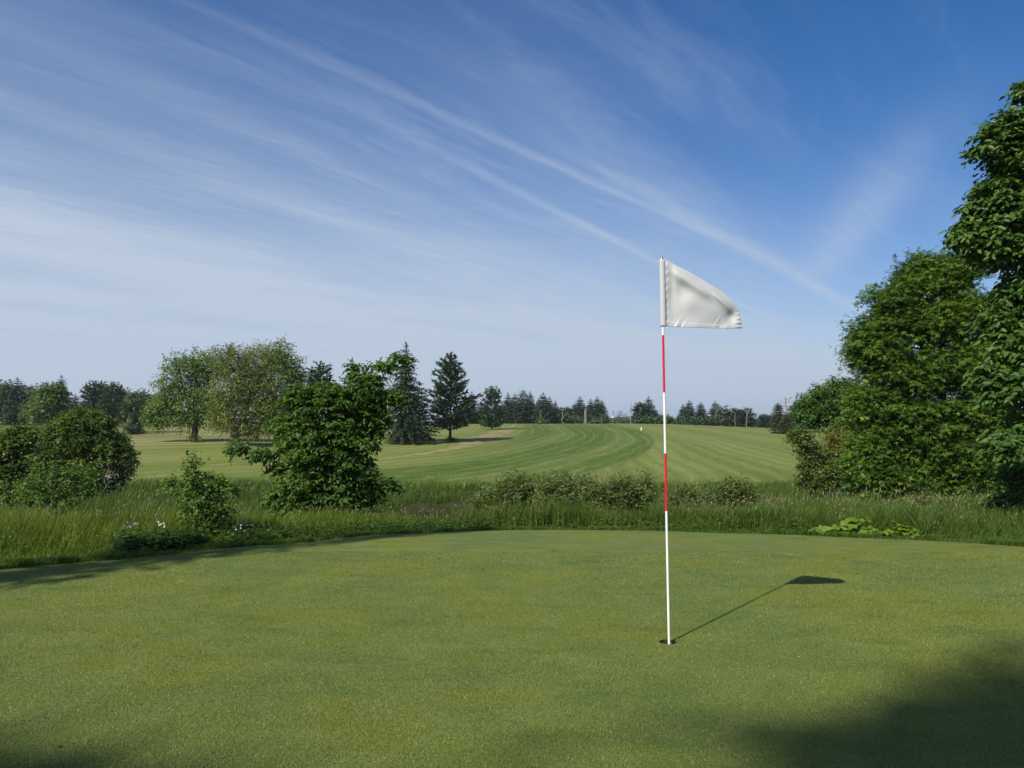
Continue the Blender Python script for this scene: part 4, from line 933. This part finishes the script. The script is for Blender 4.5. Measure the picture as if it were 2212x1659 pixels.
def sstep(v, a, b): t_ = np.clip((v - a) / (b - a), 0, 1); return t_ * t_ * (3 - 2 * t_)
def seeds(name, src, frac, mat, size, label, minh=.2):
    B, h, d, dx, dy = src; k = (rng.random(len(h)) < frac) & (h > minh); B, h, d, dx, dy = B[k], h[k] * 1.12, d[k], dx[k], dy[k]; N = len(h)
    T = B + np.stack([dx, dy, h * .92], -1); D = np.stack([dx * 1.5, dy * 1.5, h], -1)
    parts = [leaves(T, D, rdir(N), size * (d / 10) ** .6 * rng.uniform(.7, 1.3, N), size * .17 * (d / 10) ** .8, 'dia', None, .2, .1)]
    V_, F_, A_ = merge(parts); o = obj(name, meshdata(name, V_, F_, mat, {'lv': A_})); tag(o, label, kind='stuff')
em = lambda vx: emap(vx)
near = lambda a, b, p_: (lambda vx, u: em(vx) + a + (b - em(vx) - a) * u ** p_)
def hl(vx, d, X, Y):       # left meadow
    t = d - em(vx); base = .06 + .36 * sstep(t, .2, 1.6); return base * (1 + .4 * wob(X, Y, .8)) * np.where((vx > 1050), .55, 1)
s1 = blades('meadow_grass', -260, 900, 95000, near(.12, 17, 1.5), hl, .0075, M['grassy'], 'pale yellow-green meadow grass between the green and the hawthorn at left')
seeds('seed_heads', s1, .03, M['seed'], .055, 'pale seed heads standing over the left meadow grass')
def hc(vx, d, X, Y):
    t = d - em(vx); return (.05 + .42 * sstep(t, .15 + .55 * (np.abs(vx - 1860) < 115), 1.3 + .5 * (np.abs(vx - 1860) < 115)) + .15 * sstep(d, 13, 17)) * (1 + .25 * wob(X, Y, .7)) * np.where((vx < 1020), .75, 1) * (1 - .6 * sstep(vx, 1010, 1070) * (1 - sstep(vx, 1390, 1470))) * (1 - .35 * sstep(vx, 1900, 2150) * (1 - sstep(t, 1, 3)))
s2 = blades('green_grass', 820, 2330, 105000, near(.12, 15.5, 1.35), hc, .0095, M['grassg'], 'lush green tall grass along the back edge of the green', lean=.6)
def hr(vx, d, X, Y): return (.50 + .22 * wob(X, Y, 1.1)) * np.where(vx > 1400, 1.15, .9)
seeds('grass_heads', s2, .035, M['seed'], .05, 'few seed heads over the lush green grass')
s3 = blades('reed_grass', 1380, 2330, 60000, lambda vx, u: 13.5 + 9 * u, lambda vx, d, X, Y: hr(vx, d, X, Y), .0075, M['grassr'], 'olive reed grass with feathery tops right of the willow bushes', lean=.35)
seeds('reed_plumes', s3, .03, M['seed'], .07, 'pinkish plumes over the reed grass at right')
s9 = blades('ditch_grass', 980, 1480, 26000, lambda vx, u: 13.2 + 4 * u, lambda vx, d, X, Y: .55 + .22 * wob(X, Y, .8), .007, M['grassr'], 'tall pale grass growing up between the willow bushes', lean=.35)
s4 = blades('ditch_grass', -200, 1400, 90000, lambda vx, u: 17 + 21 * u ** .8, lambda vx, d, X, Y: (.48 + .16 * wob(X, Y, 1.6) + .1 * sstep(d, 32, 37)) * np.where((np.abs(d - 31.4 - .5 * wob(X, Y, .6)) < 1.5) & (np.abs(vx - 955 + 30 * wob(X, Y, .9)) < 85), .08, 1), .0065, M['grassg'], 'green grass on the far bank of the ditch below the fairway', lean=.5)
s5 = blades('dry_reeds', 830, 1130, 9000, lambda vx, u: 15.0 + 6 * u, lambda vx, d, X, Y: .62 + .2 * wob(X, Y, .9), .006, M['dry'], 'straw-coloured dry reeds in the ditch right of the elm', lean=.2)
seeds('grass_plumes', s4, .012, M['seed'], .08, 'scattered seed plumes on the far bank of the ditch')
s6 = blades('tall_reed', 170, 520, 7000, lambda vx, u: 15.5 + 4 * u, lambda vx, d, X, Y: .75 + .2 * wob(X, Y, .9), .0085, M['grassr'], 'band of taller pale reed grass in front of the hawthorn shade', lean=.45)
s7 = blades('bank_grass', 1380, 2330, 50000, lambda vx, u: 22 + 15.5 * u ** .8, lambda vx, d, X, Y: .42 + .15 * wob(X, Y, 1.6), .007, M['grassr'], 'tall rough grass at the foot of the right fairway', lean=.4)
s8 = blades('fringe_grass', -260, 2400, 60000, lambda vx, u: em(vx) - .03 + .65 * u ** 1.2, lambda vx, d, X, Y: .035 + .05 * (wob(X, Y, .3) > .1), .006, M['grassg'], 'short uneven fringe grass round the edge of the green', lean=.8, per=5, zsink=.005)

def weeds(name, vx0, vx1, n, dfun, h0, h1, leaf, mat, label, k=9):
    vx = rng.uniform(vx0, vx1, n); d = dfun(vx, rng.random(n)); X = d * (vx - CX) / F; Z = ground_z(X, d); hh = rng.uniform(h0, h1, n)
    t = rng.uniform(.25, 1, (n, k)); az = rng.uniform(0, 6.283, (n, k)); r_ = leaf * rng.uniform(.2, 1.1, (n, k))
    Pp = np.stack([X[:, None] + np.cos(az) * r_, d[:, None] + np.sin(az) * r_, Z[:, None] + hh[:, None] * t], -1).reshape(-1, 3)
    D = np.stack([np.cos(az), np.sin(az), rng.uniform(-.3, .5, (n, k))], -1).reshape(-1, 3); N = len(Pp)
    V_, F_, A_ = leaves(Pp, D, norm(np.array([0, 0, 1.]) + rng.normal(size=(N, 3)) * .35), leaf * rng.uniform(.6, 1.2, N), leaf * .5, 'dia', None, .2, .2)
    o = obj(name, meshdata(name, V_, F_, mat, {'lv': A_})); tag(o, label, kind='stuff')
weeds('nettle_patch', 262, 445, 900, lambda vx, u: em(vx) + .25 + .9 * u, .05, .24, .06, M['darkweed'], 'dark leafy nettle patch at the foot of the young elm')
weeds('leafy_weeds', 480, 1060, 1500, lambda vx, u: em(vx) + .2 + 1.6 * u, .04, .25, .055, M['weed'], 'fresh green leafy weeds along the green below the elm')
weeds('ditch_weeds', 1020, 1750, 1300, lambda vx, u: em(vx) + .35 + 2.5 * u, .06, .24, .05, M['grassr'], 'mixed leafy weeds in front of the willow bushes')
weeds('meadow_weeds', -200, 600, 1500, lambda vx, u: em(vx) + .5 + 6 * u, .1, .38, .035, M['young'], 'small leaved weeds scattered through the left meadow')
weeds('bank_weeds', 300, 1080, 1800, lambda vx, u: 17 + 18 * u, .1, .55, .09, M['weed'], 'leafy weeds on the far ditch bank')

# big-leaved burdock plants along the right edge of the green
def burdock(label, vx, dadd, nl, rad, hh, sc):
    d0 = float(em(vx)) + dadd; X0 = (vx - CX) / F * d0; z0 = gz(X0, d0); root = thing('burdock_plant', label, 'plant', (X0, d0, z0), 'big-leaved plants beside the green')
    for i in range(nl):
        az = random.uniform(0, 6.28); rr = rad * random.uniform(.25, 1); L = sc * random.uniform(.7, 1.2)
        c = Vector((math.cos(az) * rr, math.sin(az) * rr * .7, hh * random.uniform(.35, 1.0)))
        dirv = Vector((math.cos(az), math.sin(az), random.uniform(-.35, .25))).normalized(); sd_ = dirv.cross(Vector((0, 0, 1))).normalized()
        nn = (sd_.cross(dirv) + Vector((-.1, -.25, 0)) + Vector((random.gauss(0, .25), random.gauss(0, .25), 0))).normalized(); sd_ = dirv.cross(nn)
        na, nr = 22, 5; Vs = [tuple(c)]; Fs = []
        for r_ in range(1, nr + 1):
            for a in range(na):
                t = 2 * math.pi * a / na; heart = (1 - .42 * math.exp(-((t - math.pi) / .42) ** 2)) * (1 + .16 * math.cos(t)) * (1 + .05 * math.sin(7 * t + i))
                q = r_ / nr; e_ = L * .5 * heart * q
                up = .10 * L * math.sin(5 * t + i) * q ** 2 - .16 * L * q ** 2 * abs(math.cos(t)) + .05 * L * abs(math.sin(t)) * q
                Vs.append(tuple(c + dirv * (e_ * math.cos(t) * 1.15) + sd_ * (e_ * math.sin(t)) + nn * up))
        for a in range(na):
            Fs.append((0, 1 + a, 1 + (a + 1) % na))
            for r_ in range(nr - 1): b_ = 1 + r_ * na; Fs.append((b_ + a, b_ + na + a, b_ + na + (a + 1) % na, b_ + (a + 1) % na))
        obj('leaf', meshdata('leaf', Vs, Fs, M['burdock'], {'lv': np.full(len(Vs), random.random() * .8)}, True), root)
        root_p = Vector((random.uniform(-.02, .02), random.uniform(-.02, .02), 0)); V_, F_ = tube([(root_p, c * .6 + Vector((0, 0, .01)), .004, .0035), (c * .6 + Vector((0, 0, .01)), c, .0035, .0025)], 6)
        obj('stalk', meshdata('stalk', V_, F_, M['burdock'], {'lv': np.full(len(V_), .3)}, True), root)
burdock('small burdock at the left end of the big-leaved patch by the green', 1765, .22, 9, .15, .12, .13)
burdock('low burdock with overlapping leaves, second from left in the patch', 1808, .20, 13, .17, .15, .13)
burdock('tallest burdock at the top of the big-leaved patch', 1850, .35, 15, .18, .23, .15)
burdock('burdock at the right end of the main big-leaved patch', 1884, .22, 11, .15, .13, .12)
burdock('separate burdock growing just right of the main big-leaved patch', 1934, .28, 11, .14, .19, .13)
burdock('small burdock farthest right by the green, half in grass', 1962, .30, 8, .10, .15, .11)

# flowers
def flower(label, vx, vy, Y, n, mat, size=.011, group=None):
    p_ = at(vx, vy, Y); g_ = gz(p_.x, Y); root = thing('wild_flower', label, 'flower', (p_.x, Y, g_), group); h = p_.z - g_
    V_, F_ = tube([((0, 0, 0), (.01, 0, h * .6), .002, .002), ((.01, 0, h * .6), (0, 0, h), .002, .0015)], 5); obj('stem', meshdata('stem', V_, F_, M['weed'], {'lv': np.full(len(V_), .3)}, True), root)
    m_ = n * 4; c = np.repeat(np.stack([rng.normal(size=n) * .03, rng.normal(size=n) * .02, h + rng.normal(size=n) * .02], -1), 4, 0)
    az = np.tile(np.arange(4) * 1.571, n) + np.repeat(rng.random(n) * 2, 4); D = np.stack([np.cos(az), np.sin(az) * .5, np.sin(az) * .8], -1)
    V_, F_, A_ = leaves(c, D, np.tile([0.2, -1., .3], (m_, 1)), size, size * .8, 'dia', None, .1, .05); obj('blossom', meshdata('blossom', V_, F_, mat, {'lv': A_}), root)
for lab, vx, vy, Y, n, mt in [
    ('lilac flower head, leftmost of the lilac ones in the meadow', 270, 1137, 9.6, 5, 'petall'), ('lilac flower cluster in the middle of the meadow at left', 292, 1131, 9.8, 9, 'petall'),
    ('small lilac flower just above the lilac cluster', 287, 1127, 10.2, 4, 'petall'), ('white flower left of the young elm, the upper of two', 345, 1130, 9.6, 5, 'petalw'),
    ('white flower left of the young elm, the lower of two', 349, 1136, 9.5, 4, 'petalw'), ('white flower highest right of the young elm', 530, 1121, 10.2, 5, 'petalw'),
    ('white flower right of the young elm near the elm leaves', 523, 1133, 10.0, 5, 'petalw'), ('white flower pair low between the two elms', 539, 1133, 10.1, 6, 'petalw'),
    ('faint white flower lowest between the two elms', 516, 1139, 9.9, 4, 'petalw')]:
    flower(lab, vx, vy, Y, n, M[mt])

# ------------------------------------------------------------------ things on the slope and the skyline
def box_mesh(name, boxes, mat):
    bm = bmesh.new()
    for cx_, cy_, cz, sx, sy, sz in boxes:
        r = bmesh.ops.create_cube(bm, size=1); bmesh.ops.scale(bm, vec=(sx, sy, sz), verts=r['verts']); bmesh.ops.translate(bm, vec=(cx_, cy_, cz), verts=r['verts'])
    bmesh.ops.bevel(bm, geom=bm.edges[:], offset=.01, segments=1, affect='EDGES')
    me = bpy.data.meshes.new(name); bm.to_mesh(me); bm.free(); me.materials.append(mat); return me
def gpos(vx, Y): x = ray(vx, HOR)[0] * Y; return Vector((x, Y, gz(x, Y)))
p_ = gpos(1265, 150); o = obj('tree_stump', None) if False else None
def lathe_obj(name, prof, mat, loc, label, cat, n=14, wobb=.1):
    Vs = []
    for z, r in prof:
        for i in range(n):
            a = 2 * math.pi * i / n; rr = r * (1 + wobb * math.sin(3 * a + z) + wobb * .5 * math.sin(5 * a)); Vs.append((rr * math.cos(a), rr * math.sin(a), z))
    Fs = [(k * n + i, k * n + (i + 1) % n, (k + 1) * n + (i + 1) % n, (k + 1) * n + i) for k in range(len(prof) - 1) for i in range(n)] + [tuple((len(prof) - 1) * n + i for i in range(n))]
    o = obj(name, meshdata(name, Vs, Fs, mat, None, True)); o.location = loc; return tag(o, label, cat)
lathe_obj('tree_stump', [(-.1, .38), (.4, .34), (1.2, .30), (2.4, .27), (2.75, .2), (3.1, .05)], M['post'], gpos(1265, 152), 'tall broken pale tree stump in front of the spruce group on the crest', 'stump')
t_ = thing('picnic_table', 'wooden picnic table on the crest in front of the spruce group', 'picnic table', gpos(1292, 153))
obj('table_top', box_mesh('table_top', [(0, 0, .75, 1.9, .75, .06)], M['post']), t_)
for s in (-1, 1): obj('bench', box_mesh('bench', [(0, s * .75, .45, 1.9, .28, .05)], M['post']), t_)
for s in (-1, 1): obj('leg', box_mesh('leg', [(s * .7, 0, .37, .09, 1.5, .09), (s * .7, -.28, .36, .08, .1, .72), (s * .7, .28, .36, .08, .1, .72)], M['post']), t_)
t_ = thing('birdhouse', 'small birdhouse on a thin post on the crest near the far pylons', 'birdhouse', gpos(1323.5, 152))
obj('post', box_mesh('post', [(0, 0, .55, .09, .09, 1.3)], M['post']), t_); obj('nest_box', box_mesh('nest_box', [(0, 0, 1.36, .34, .34, .34), (0, 0, 1.56, .46, .5, .06)], M['whitepost']), t_)
def stake(name, label, vx, vy, h, r, mat, tilt=0):
    p_ = hit(vx, vy, 50); segs_ = [((0, 0, -.05), (tilt * h, 0, h), r, r * .95)]; V_, F_ = tube(segs_, 8); F_ = [tuple(f_) for f_ in F_] + [tuple(range(8, 16))]
    o = obj(name, meshdata(name, V_, F_, mat)); o.location = p_; tag(o, label, 'marker post')
stake('marker_post', 'short white marker post on the upper fairway left of the flagstick', 1385.5, 930, .48, .09, M['whitepost'])
stake('marker_stake', 'thin red stake on the fairway left of the flagstick', 1394.5, 939.5, .5, .03, M['redpost'])
# low pale building behind the crest
p_ = gpos(1577, 215); t_ = thing('farm_shed', 'low pale shed roof showing between the conifers on the crest', 'shed', p_)
obj('wall', box_mesh('wall', [(0, 0, .5, 5, 4, 1.3)], M['wall']), t_)
Vs = [(-2.7, -2.3, 1.1), (2.7, -2.3, 1.1), (2.7, 2.3, 1.1), (-2.7, 2.3, 1.1), (-2.7, 0, 2.1), (2.7, 0, 2.1)]
obj('roof', meshdata('roof', Vs, [(0, 1, 5, 4), (2, 3, 4, 5), (0, 4, 3), (1, 2, 5), (0, 3, 2, 1)], M['roof']), t_)
# far pylons: tapered lattice towers with cross arms
def pylon(label, vx, vtop, Y, wbase, arms, gr='lattice pylons beyond the crest'):
    x = ray(vx, HOR)[0] * Y; z0 = gz(x, Y); H = at(vx, vtop, Y).z - z0; root = thing('pylon', label, 'pylon', (x, Y, z0), gr); segs = []; n = 8; wt = wbase * .3
    for sx in (-1, 1):
        for sy in (-1, 1): segs.append(((sx * wbase / 2, sy * wbase / 2, 0), (sx * wt / 2, sy * wt / 2, H), .16, .12))
    for i in range(n):
        a, b = i / n, (i + 1) / n; wa, wb = wbase + (wt - wbase) * a, wbase + (wt - wbase) * b
        for sy in (-1, 1):
            segs.append(((-wa / 2, sy * wa / 2, a * H), (wb / 2, sy * wb / 2, b * H), .08, .08)); segs.append(((wa / 2, sy * wa / 2, a * H), (-wb / 2, sy * wb / 2, b * H), .08, .08)); segs.append(((-wb / 2, sy * wb / 2, b * H), (wb / 2, sy * wb / 2, b * H), .08, .08))
    V_, F_ = tube(segs, 4); obj('lattice_mast', meshdata('lattice_mast', V_, F_, M['steel']), root)
    for f_, w_ in arms:
        V_, F_ = tube([((-w_, 0, H * f_), (0, 0, H * f_ + w_ * .22), .1, .14), ((w_, 0, H * f_), (0, 0, H * f_ + w_ * .22), .1, .14), ((-w_, 0, H * f_), (w_, 0, H * f_), .12, .12)], 4); obj('cross_arm', meshdata('cross_arm', V_, F_, M['steel']), root)
pylon('slim pylon with a pointed top, leftmost beyond the crest', 1325, 888, 620, 2.8, [(.72, 1.4)])
pylon('pylon with several wide arms, second from left beyond the crest', 1334, 893, 640, 2.2, [(.9, 1.8), (.7, 3.2)])
pylon('pylon with a square head just left of the leafless tree, left of the pair', 1347, 896, 620, 2.6, [(.97, 2.2)])
pylon('pylon with a square head just left of the leafless tree, right of the pair', 1352, 894, 660, 2.6, [(.97, 2.2)])
pylon('pylon left of the broad cedar, the taller of two there', 1633, 893, 620, 2.8, [(.97, 1.9), (.6, 1.4)])
pylon('pylon left of the broad cedar, half hidden by a pine', 1646, 895, 680, 2.6, [(.97, 1.9)])
bare_tree('far_bare_tree', 'small sparse tree among the far pylons', 1340, 886, 300, .13, 26, M['bark'], r=.05)
# far low woods
def woods(name, label, spans, Y, n, leafs, mat):
    Pp = []
    for vx0, vx1, vt in spans:
        m_ = int(n * (vx1 - vx0) / 100); vx = rng.uniform(vx0, vx1, m_); yy = Y * rng.uniform(.97, 1.05, m_); x = (vx - CX) / F * yy
        top = EYE + (HOR - vt) / F * Y + wob(vx, vx * 0, 9) * Y * .0016; g_ = ground_z(x, yy); Pp.append(np.stack([x, yy, g_ + (top - g_) * rng.random(m_) ** .6], -1))
    Pp = np.concatenate(Pp); N = len(Pp); V_, F_, A_ = leaves(Pp, rdir(N), norm(rng.normal(size=(N, 3)) + [0, -.3, 1]), leafs, leafs * .8, 'dia'); o = obj(name, meshdata(name, V_, F_, mat, {'lv': A_})); tag(o, label, kind='stuff')
woods('far_woods', 'low hazy woods on the horizon beyond the crest', [(1220, 1370, 905), (1430, 1480, 906), (1640, 1760, 903), (1020, 1230, 900), (1370, 1700, 909)], 420, 2600, 1.5, M['farleaf'])
woods('crest_undergrowth', 'dark undergrowth filling the foot of the conifers along the crest', [(995, 1232, 897), (1236, 1310, 899), (1372, 1432, 900), (1466, 1560, 902), (1560, 1632, 906)], 163, 900, .55, M['spruceb'])
woods('far_hedge', 'distant hedge beyond the left fields', [(-60, 420, 893)], 210, 1200, 1.0, M['farleaf'])

# ------------------------------------------------------------------ small things on the green
def twig(name, label, vx, vy, L, r, mat, ang, cat='twig'):
    b = ray(vx, vy)[1]; Y = EYE / -b; X = ray(vx, vy)[0] * Y
    if Y > 6.6: p_ = hit(vx, vy, 6); X, Y = p_.x, p_.y
    z = gz(X, Y) + r + .002; segs_ = []; c, s = math.cos(ang), math.sin(ang); pts = [(-L / 2 * c, -L / 2 * s, 0), (-L * .1 * c + .004, -L * .1 * s + .003, .004), (L * .25 * c, L * .25 * s, .001), (L / 2 * c, L / 2 * s, .003)]
    rs = [r * .6, r, r * .75, r * .2]
    V_, F_ = tube([(pts[i], pts[i + 1], rs[i], rs[i + 1]) for i in range(3)], 8); o = obj(name, meshdata(name, V_, F_, mat, None, True)); o.location = (X, Y, z); tag(o, label, cat)
twig('brown_twig', 'reddish brown twig on the green right of the flag shadow', 1838, 1350, .042, .0022, M['twig'], .05)
twig('brown_twig', 'reddish brown twig on the green in front of the hole', 1564, 1429, .05, .0020, M['twig'], -.1)
twig('pale_twig', 'pale green sliver on the green right of the hole', 1726, 1421, .016, .002, M['twigp'], -.9)
twig('pale_twig', 'pale twig on the green below the elm', 395, 1258, .06, .002, M['twigp'], .1)
twig('dark_twig', 'dark curled bit on the green behind the flagstick to the left', 950, 1208, .04, .003, M['dark'], .4)
twig('dark_twig', 'dark speck of debris on the green near the left bottom corner', 130, 1617, .016, .004, M['dark'], .3)
twig('dark_twig', 'dark speck of debris near the right part of the green edge', 1935, 1168, .03, .004, M['dark'], .2)
twig('dark_twig', 'dark speck of debris behind the flagstick near the back of the green', 1740, 1166, .05, .003, M['dark'], 0)
for i_, (vx_, vy_, L_, an_, lab_) in enumerate([(515, 1254, .035, .2, 'short dark twig on the green under the left end of the elm shadow'), (1196, 1190, .05, -.2, 'dark sliver on the green straight beyond the middle'),
        (742, 1411, .02, .5, 'tiny dark bit on the green left of centre'), (1288, 1252, .04, .1, 'dark sliver on the green just left of the flagstick'), (2100, 1180, .05, 0, 'thin dark sliver near the right edge of the green')]):
    twig('dark_twig', lab_, vx_, vy_, L_, .002, M['dark'], an_)
def turf():
    # fine upright blades of the near putting turf, thinning out with distance
    n = 620000; vx = rng.uniform(-80, 2290, n); u = rng.random(n); d = 2.75 * (8.5 / 2.75) ** (u ** 1.15)
    X = (vx - CX) / F * d; Y = d; keep = (np.hypot(X - CUP.x, Y - CUP.y) > CR + .004); X, Y, d = X[keep], Y[keep], d[keep]; N = len(X)
    Z = ground_z(X, Y) - .001; h = rng.uniform(.003, .0095, N) * (1 + .5 * (rng.random(N) < .05)); az = rng.uniform(0, 6.283, N); ln = h * rng.uniform(.3, 1.6, N); wv = .0013 * (d / 3.2) ** .9
    fa = az + 1.571; B = np.stack([X, Y, Z], -1); S_ = np.stack([np.cos(fa) * wv, np.sin(fa) * wv, np.zeros(N)], -1); T = B + np.stack([np.cos(az) * ln, np.sin(az) * ln, h], -1)
    V_ = np.stack([B - S_, B + S_, T], 1).reshape(-1, 3); F_ = np.arange(N * 3).reshape(N, 3)
    o = obj('turf_blades', meshdata('turf_blades', V_, F_, M['turf'], {'lv': np.repeat(rng.random(N), 3)})); tag(o, 'fine closely mown grass blades of the putting green', kind='stuff')
    n = 2600; vx = rng.uniform(-60, 2280, n); d = 2.8 * (11 / 2.8) ** rng.random(n); ok = d < em(vx) - .1; vx, d = vx[ok], d[ok]; n = len(d); X = (vx - CX) / F * d
    Pp = np.stack([X, d, ground_z(X, d) + .004], -1); s_ = rng.uniform(.0016, .0038, n) * (d / 3) ** .5
    V_, F_, A_ = leaves(Pp, rdir(n) * [1, 1, .2], norm(rng.normal(size=(n, 3)) * .5 + [0, -.5, 1]), s_, s_ * .8, 'dia'); o = obj('clippings', meshdata('clippings', V_, F_, M['speck'], {'lv': A_})); tag(o, 'tiny pale petals and clippings scattered over the green', kind='stuff')
M['turf'] = leaf_mat('turf_blade', (.105, .152, .024), (.230, .275, .066), (.36, .38, .17), .25, .6, .3, ns=2.0)
def haze():
    bm = bmesh.new(); r = bmesh.ops.create_cube(bm, size=1); bmesh.ops.scale(bm, vec=(9000, 9000, 60), verts=r['verts']); bmesh.ops.translate(bm, vec=(0, 0, 18), verts=r['verts'])
    me = bpy.data.meshes.new('haze'); bm.to_mesh(me); bm.free(); m_ = bpy.data.materials.new('haze_air'); m_.use_nodes = True; t = NT(m_.node_tree); t.n.clear()
    v = t.node('ShaderNodeVolumePrincipled'); v.inputs['Color'].default_value = (.80, .88, 1, 1); v.inputs['Density'].default_value = .00028; v.inputs['Anisotropy'].default_value = .2
    o = t.node('ShaderNodeOutputMaterial'); t.l.new(v.outputs[0], o.inputs['Volume']); me.materials.append(m_); tag(obj('haze', me), 'thin summer haze in the air over the far slope', kind='stuff')
haze()
M['speck'] = leaf_mat('pale_speck', (.35, .36, .20), (.75, .75, .60), None, .1)
turf()
print('objects', len(bpy.data.objects), 'polys', sum(len(o.data.polygons) for o in bpy.data.objects if o.type == 'MESH'))
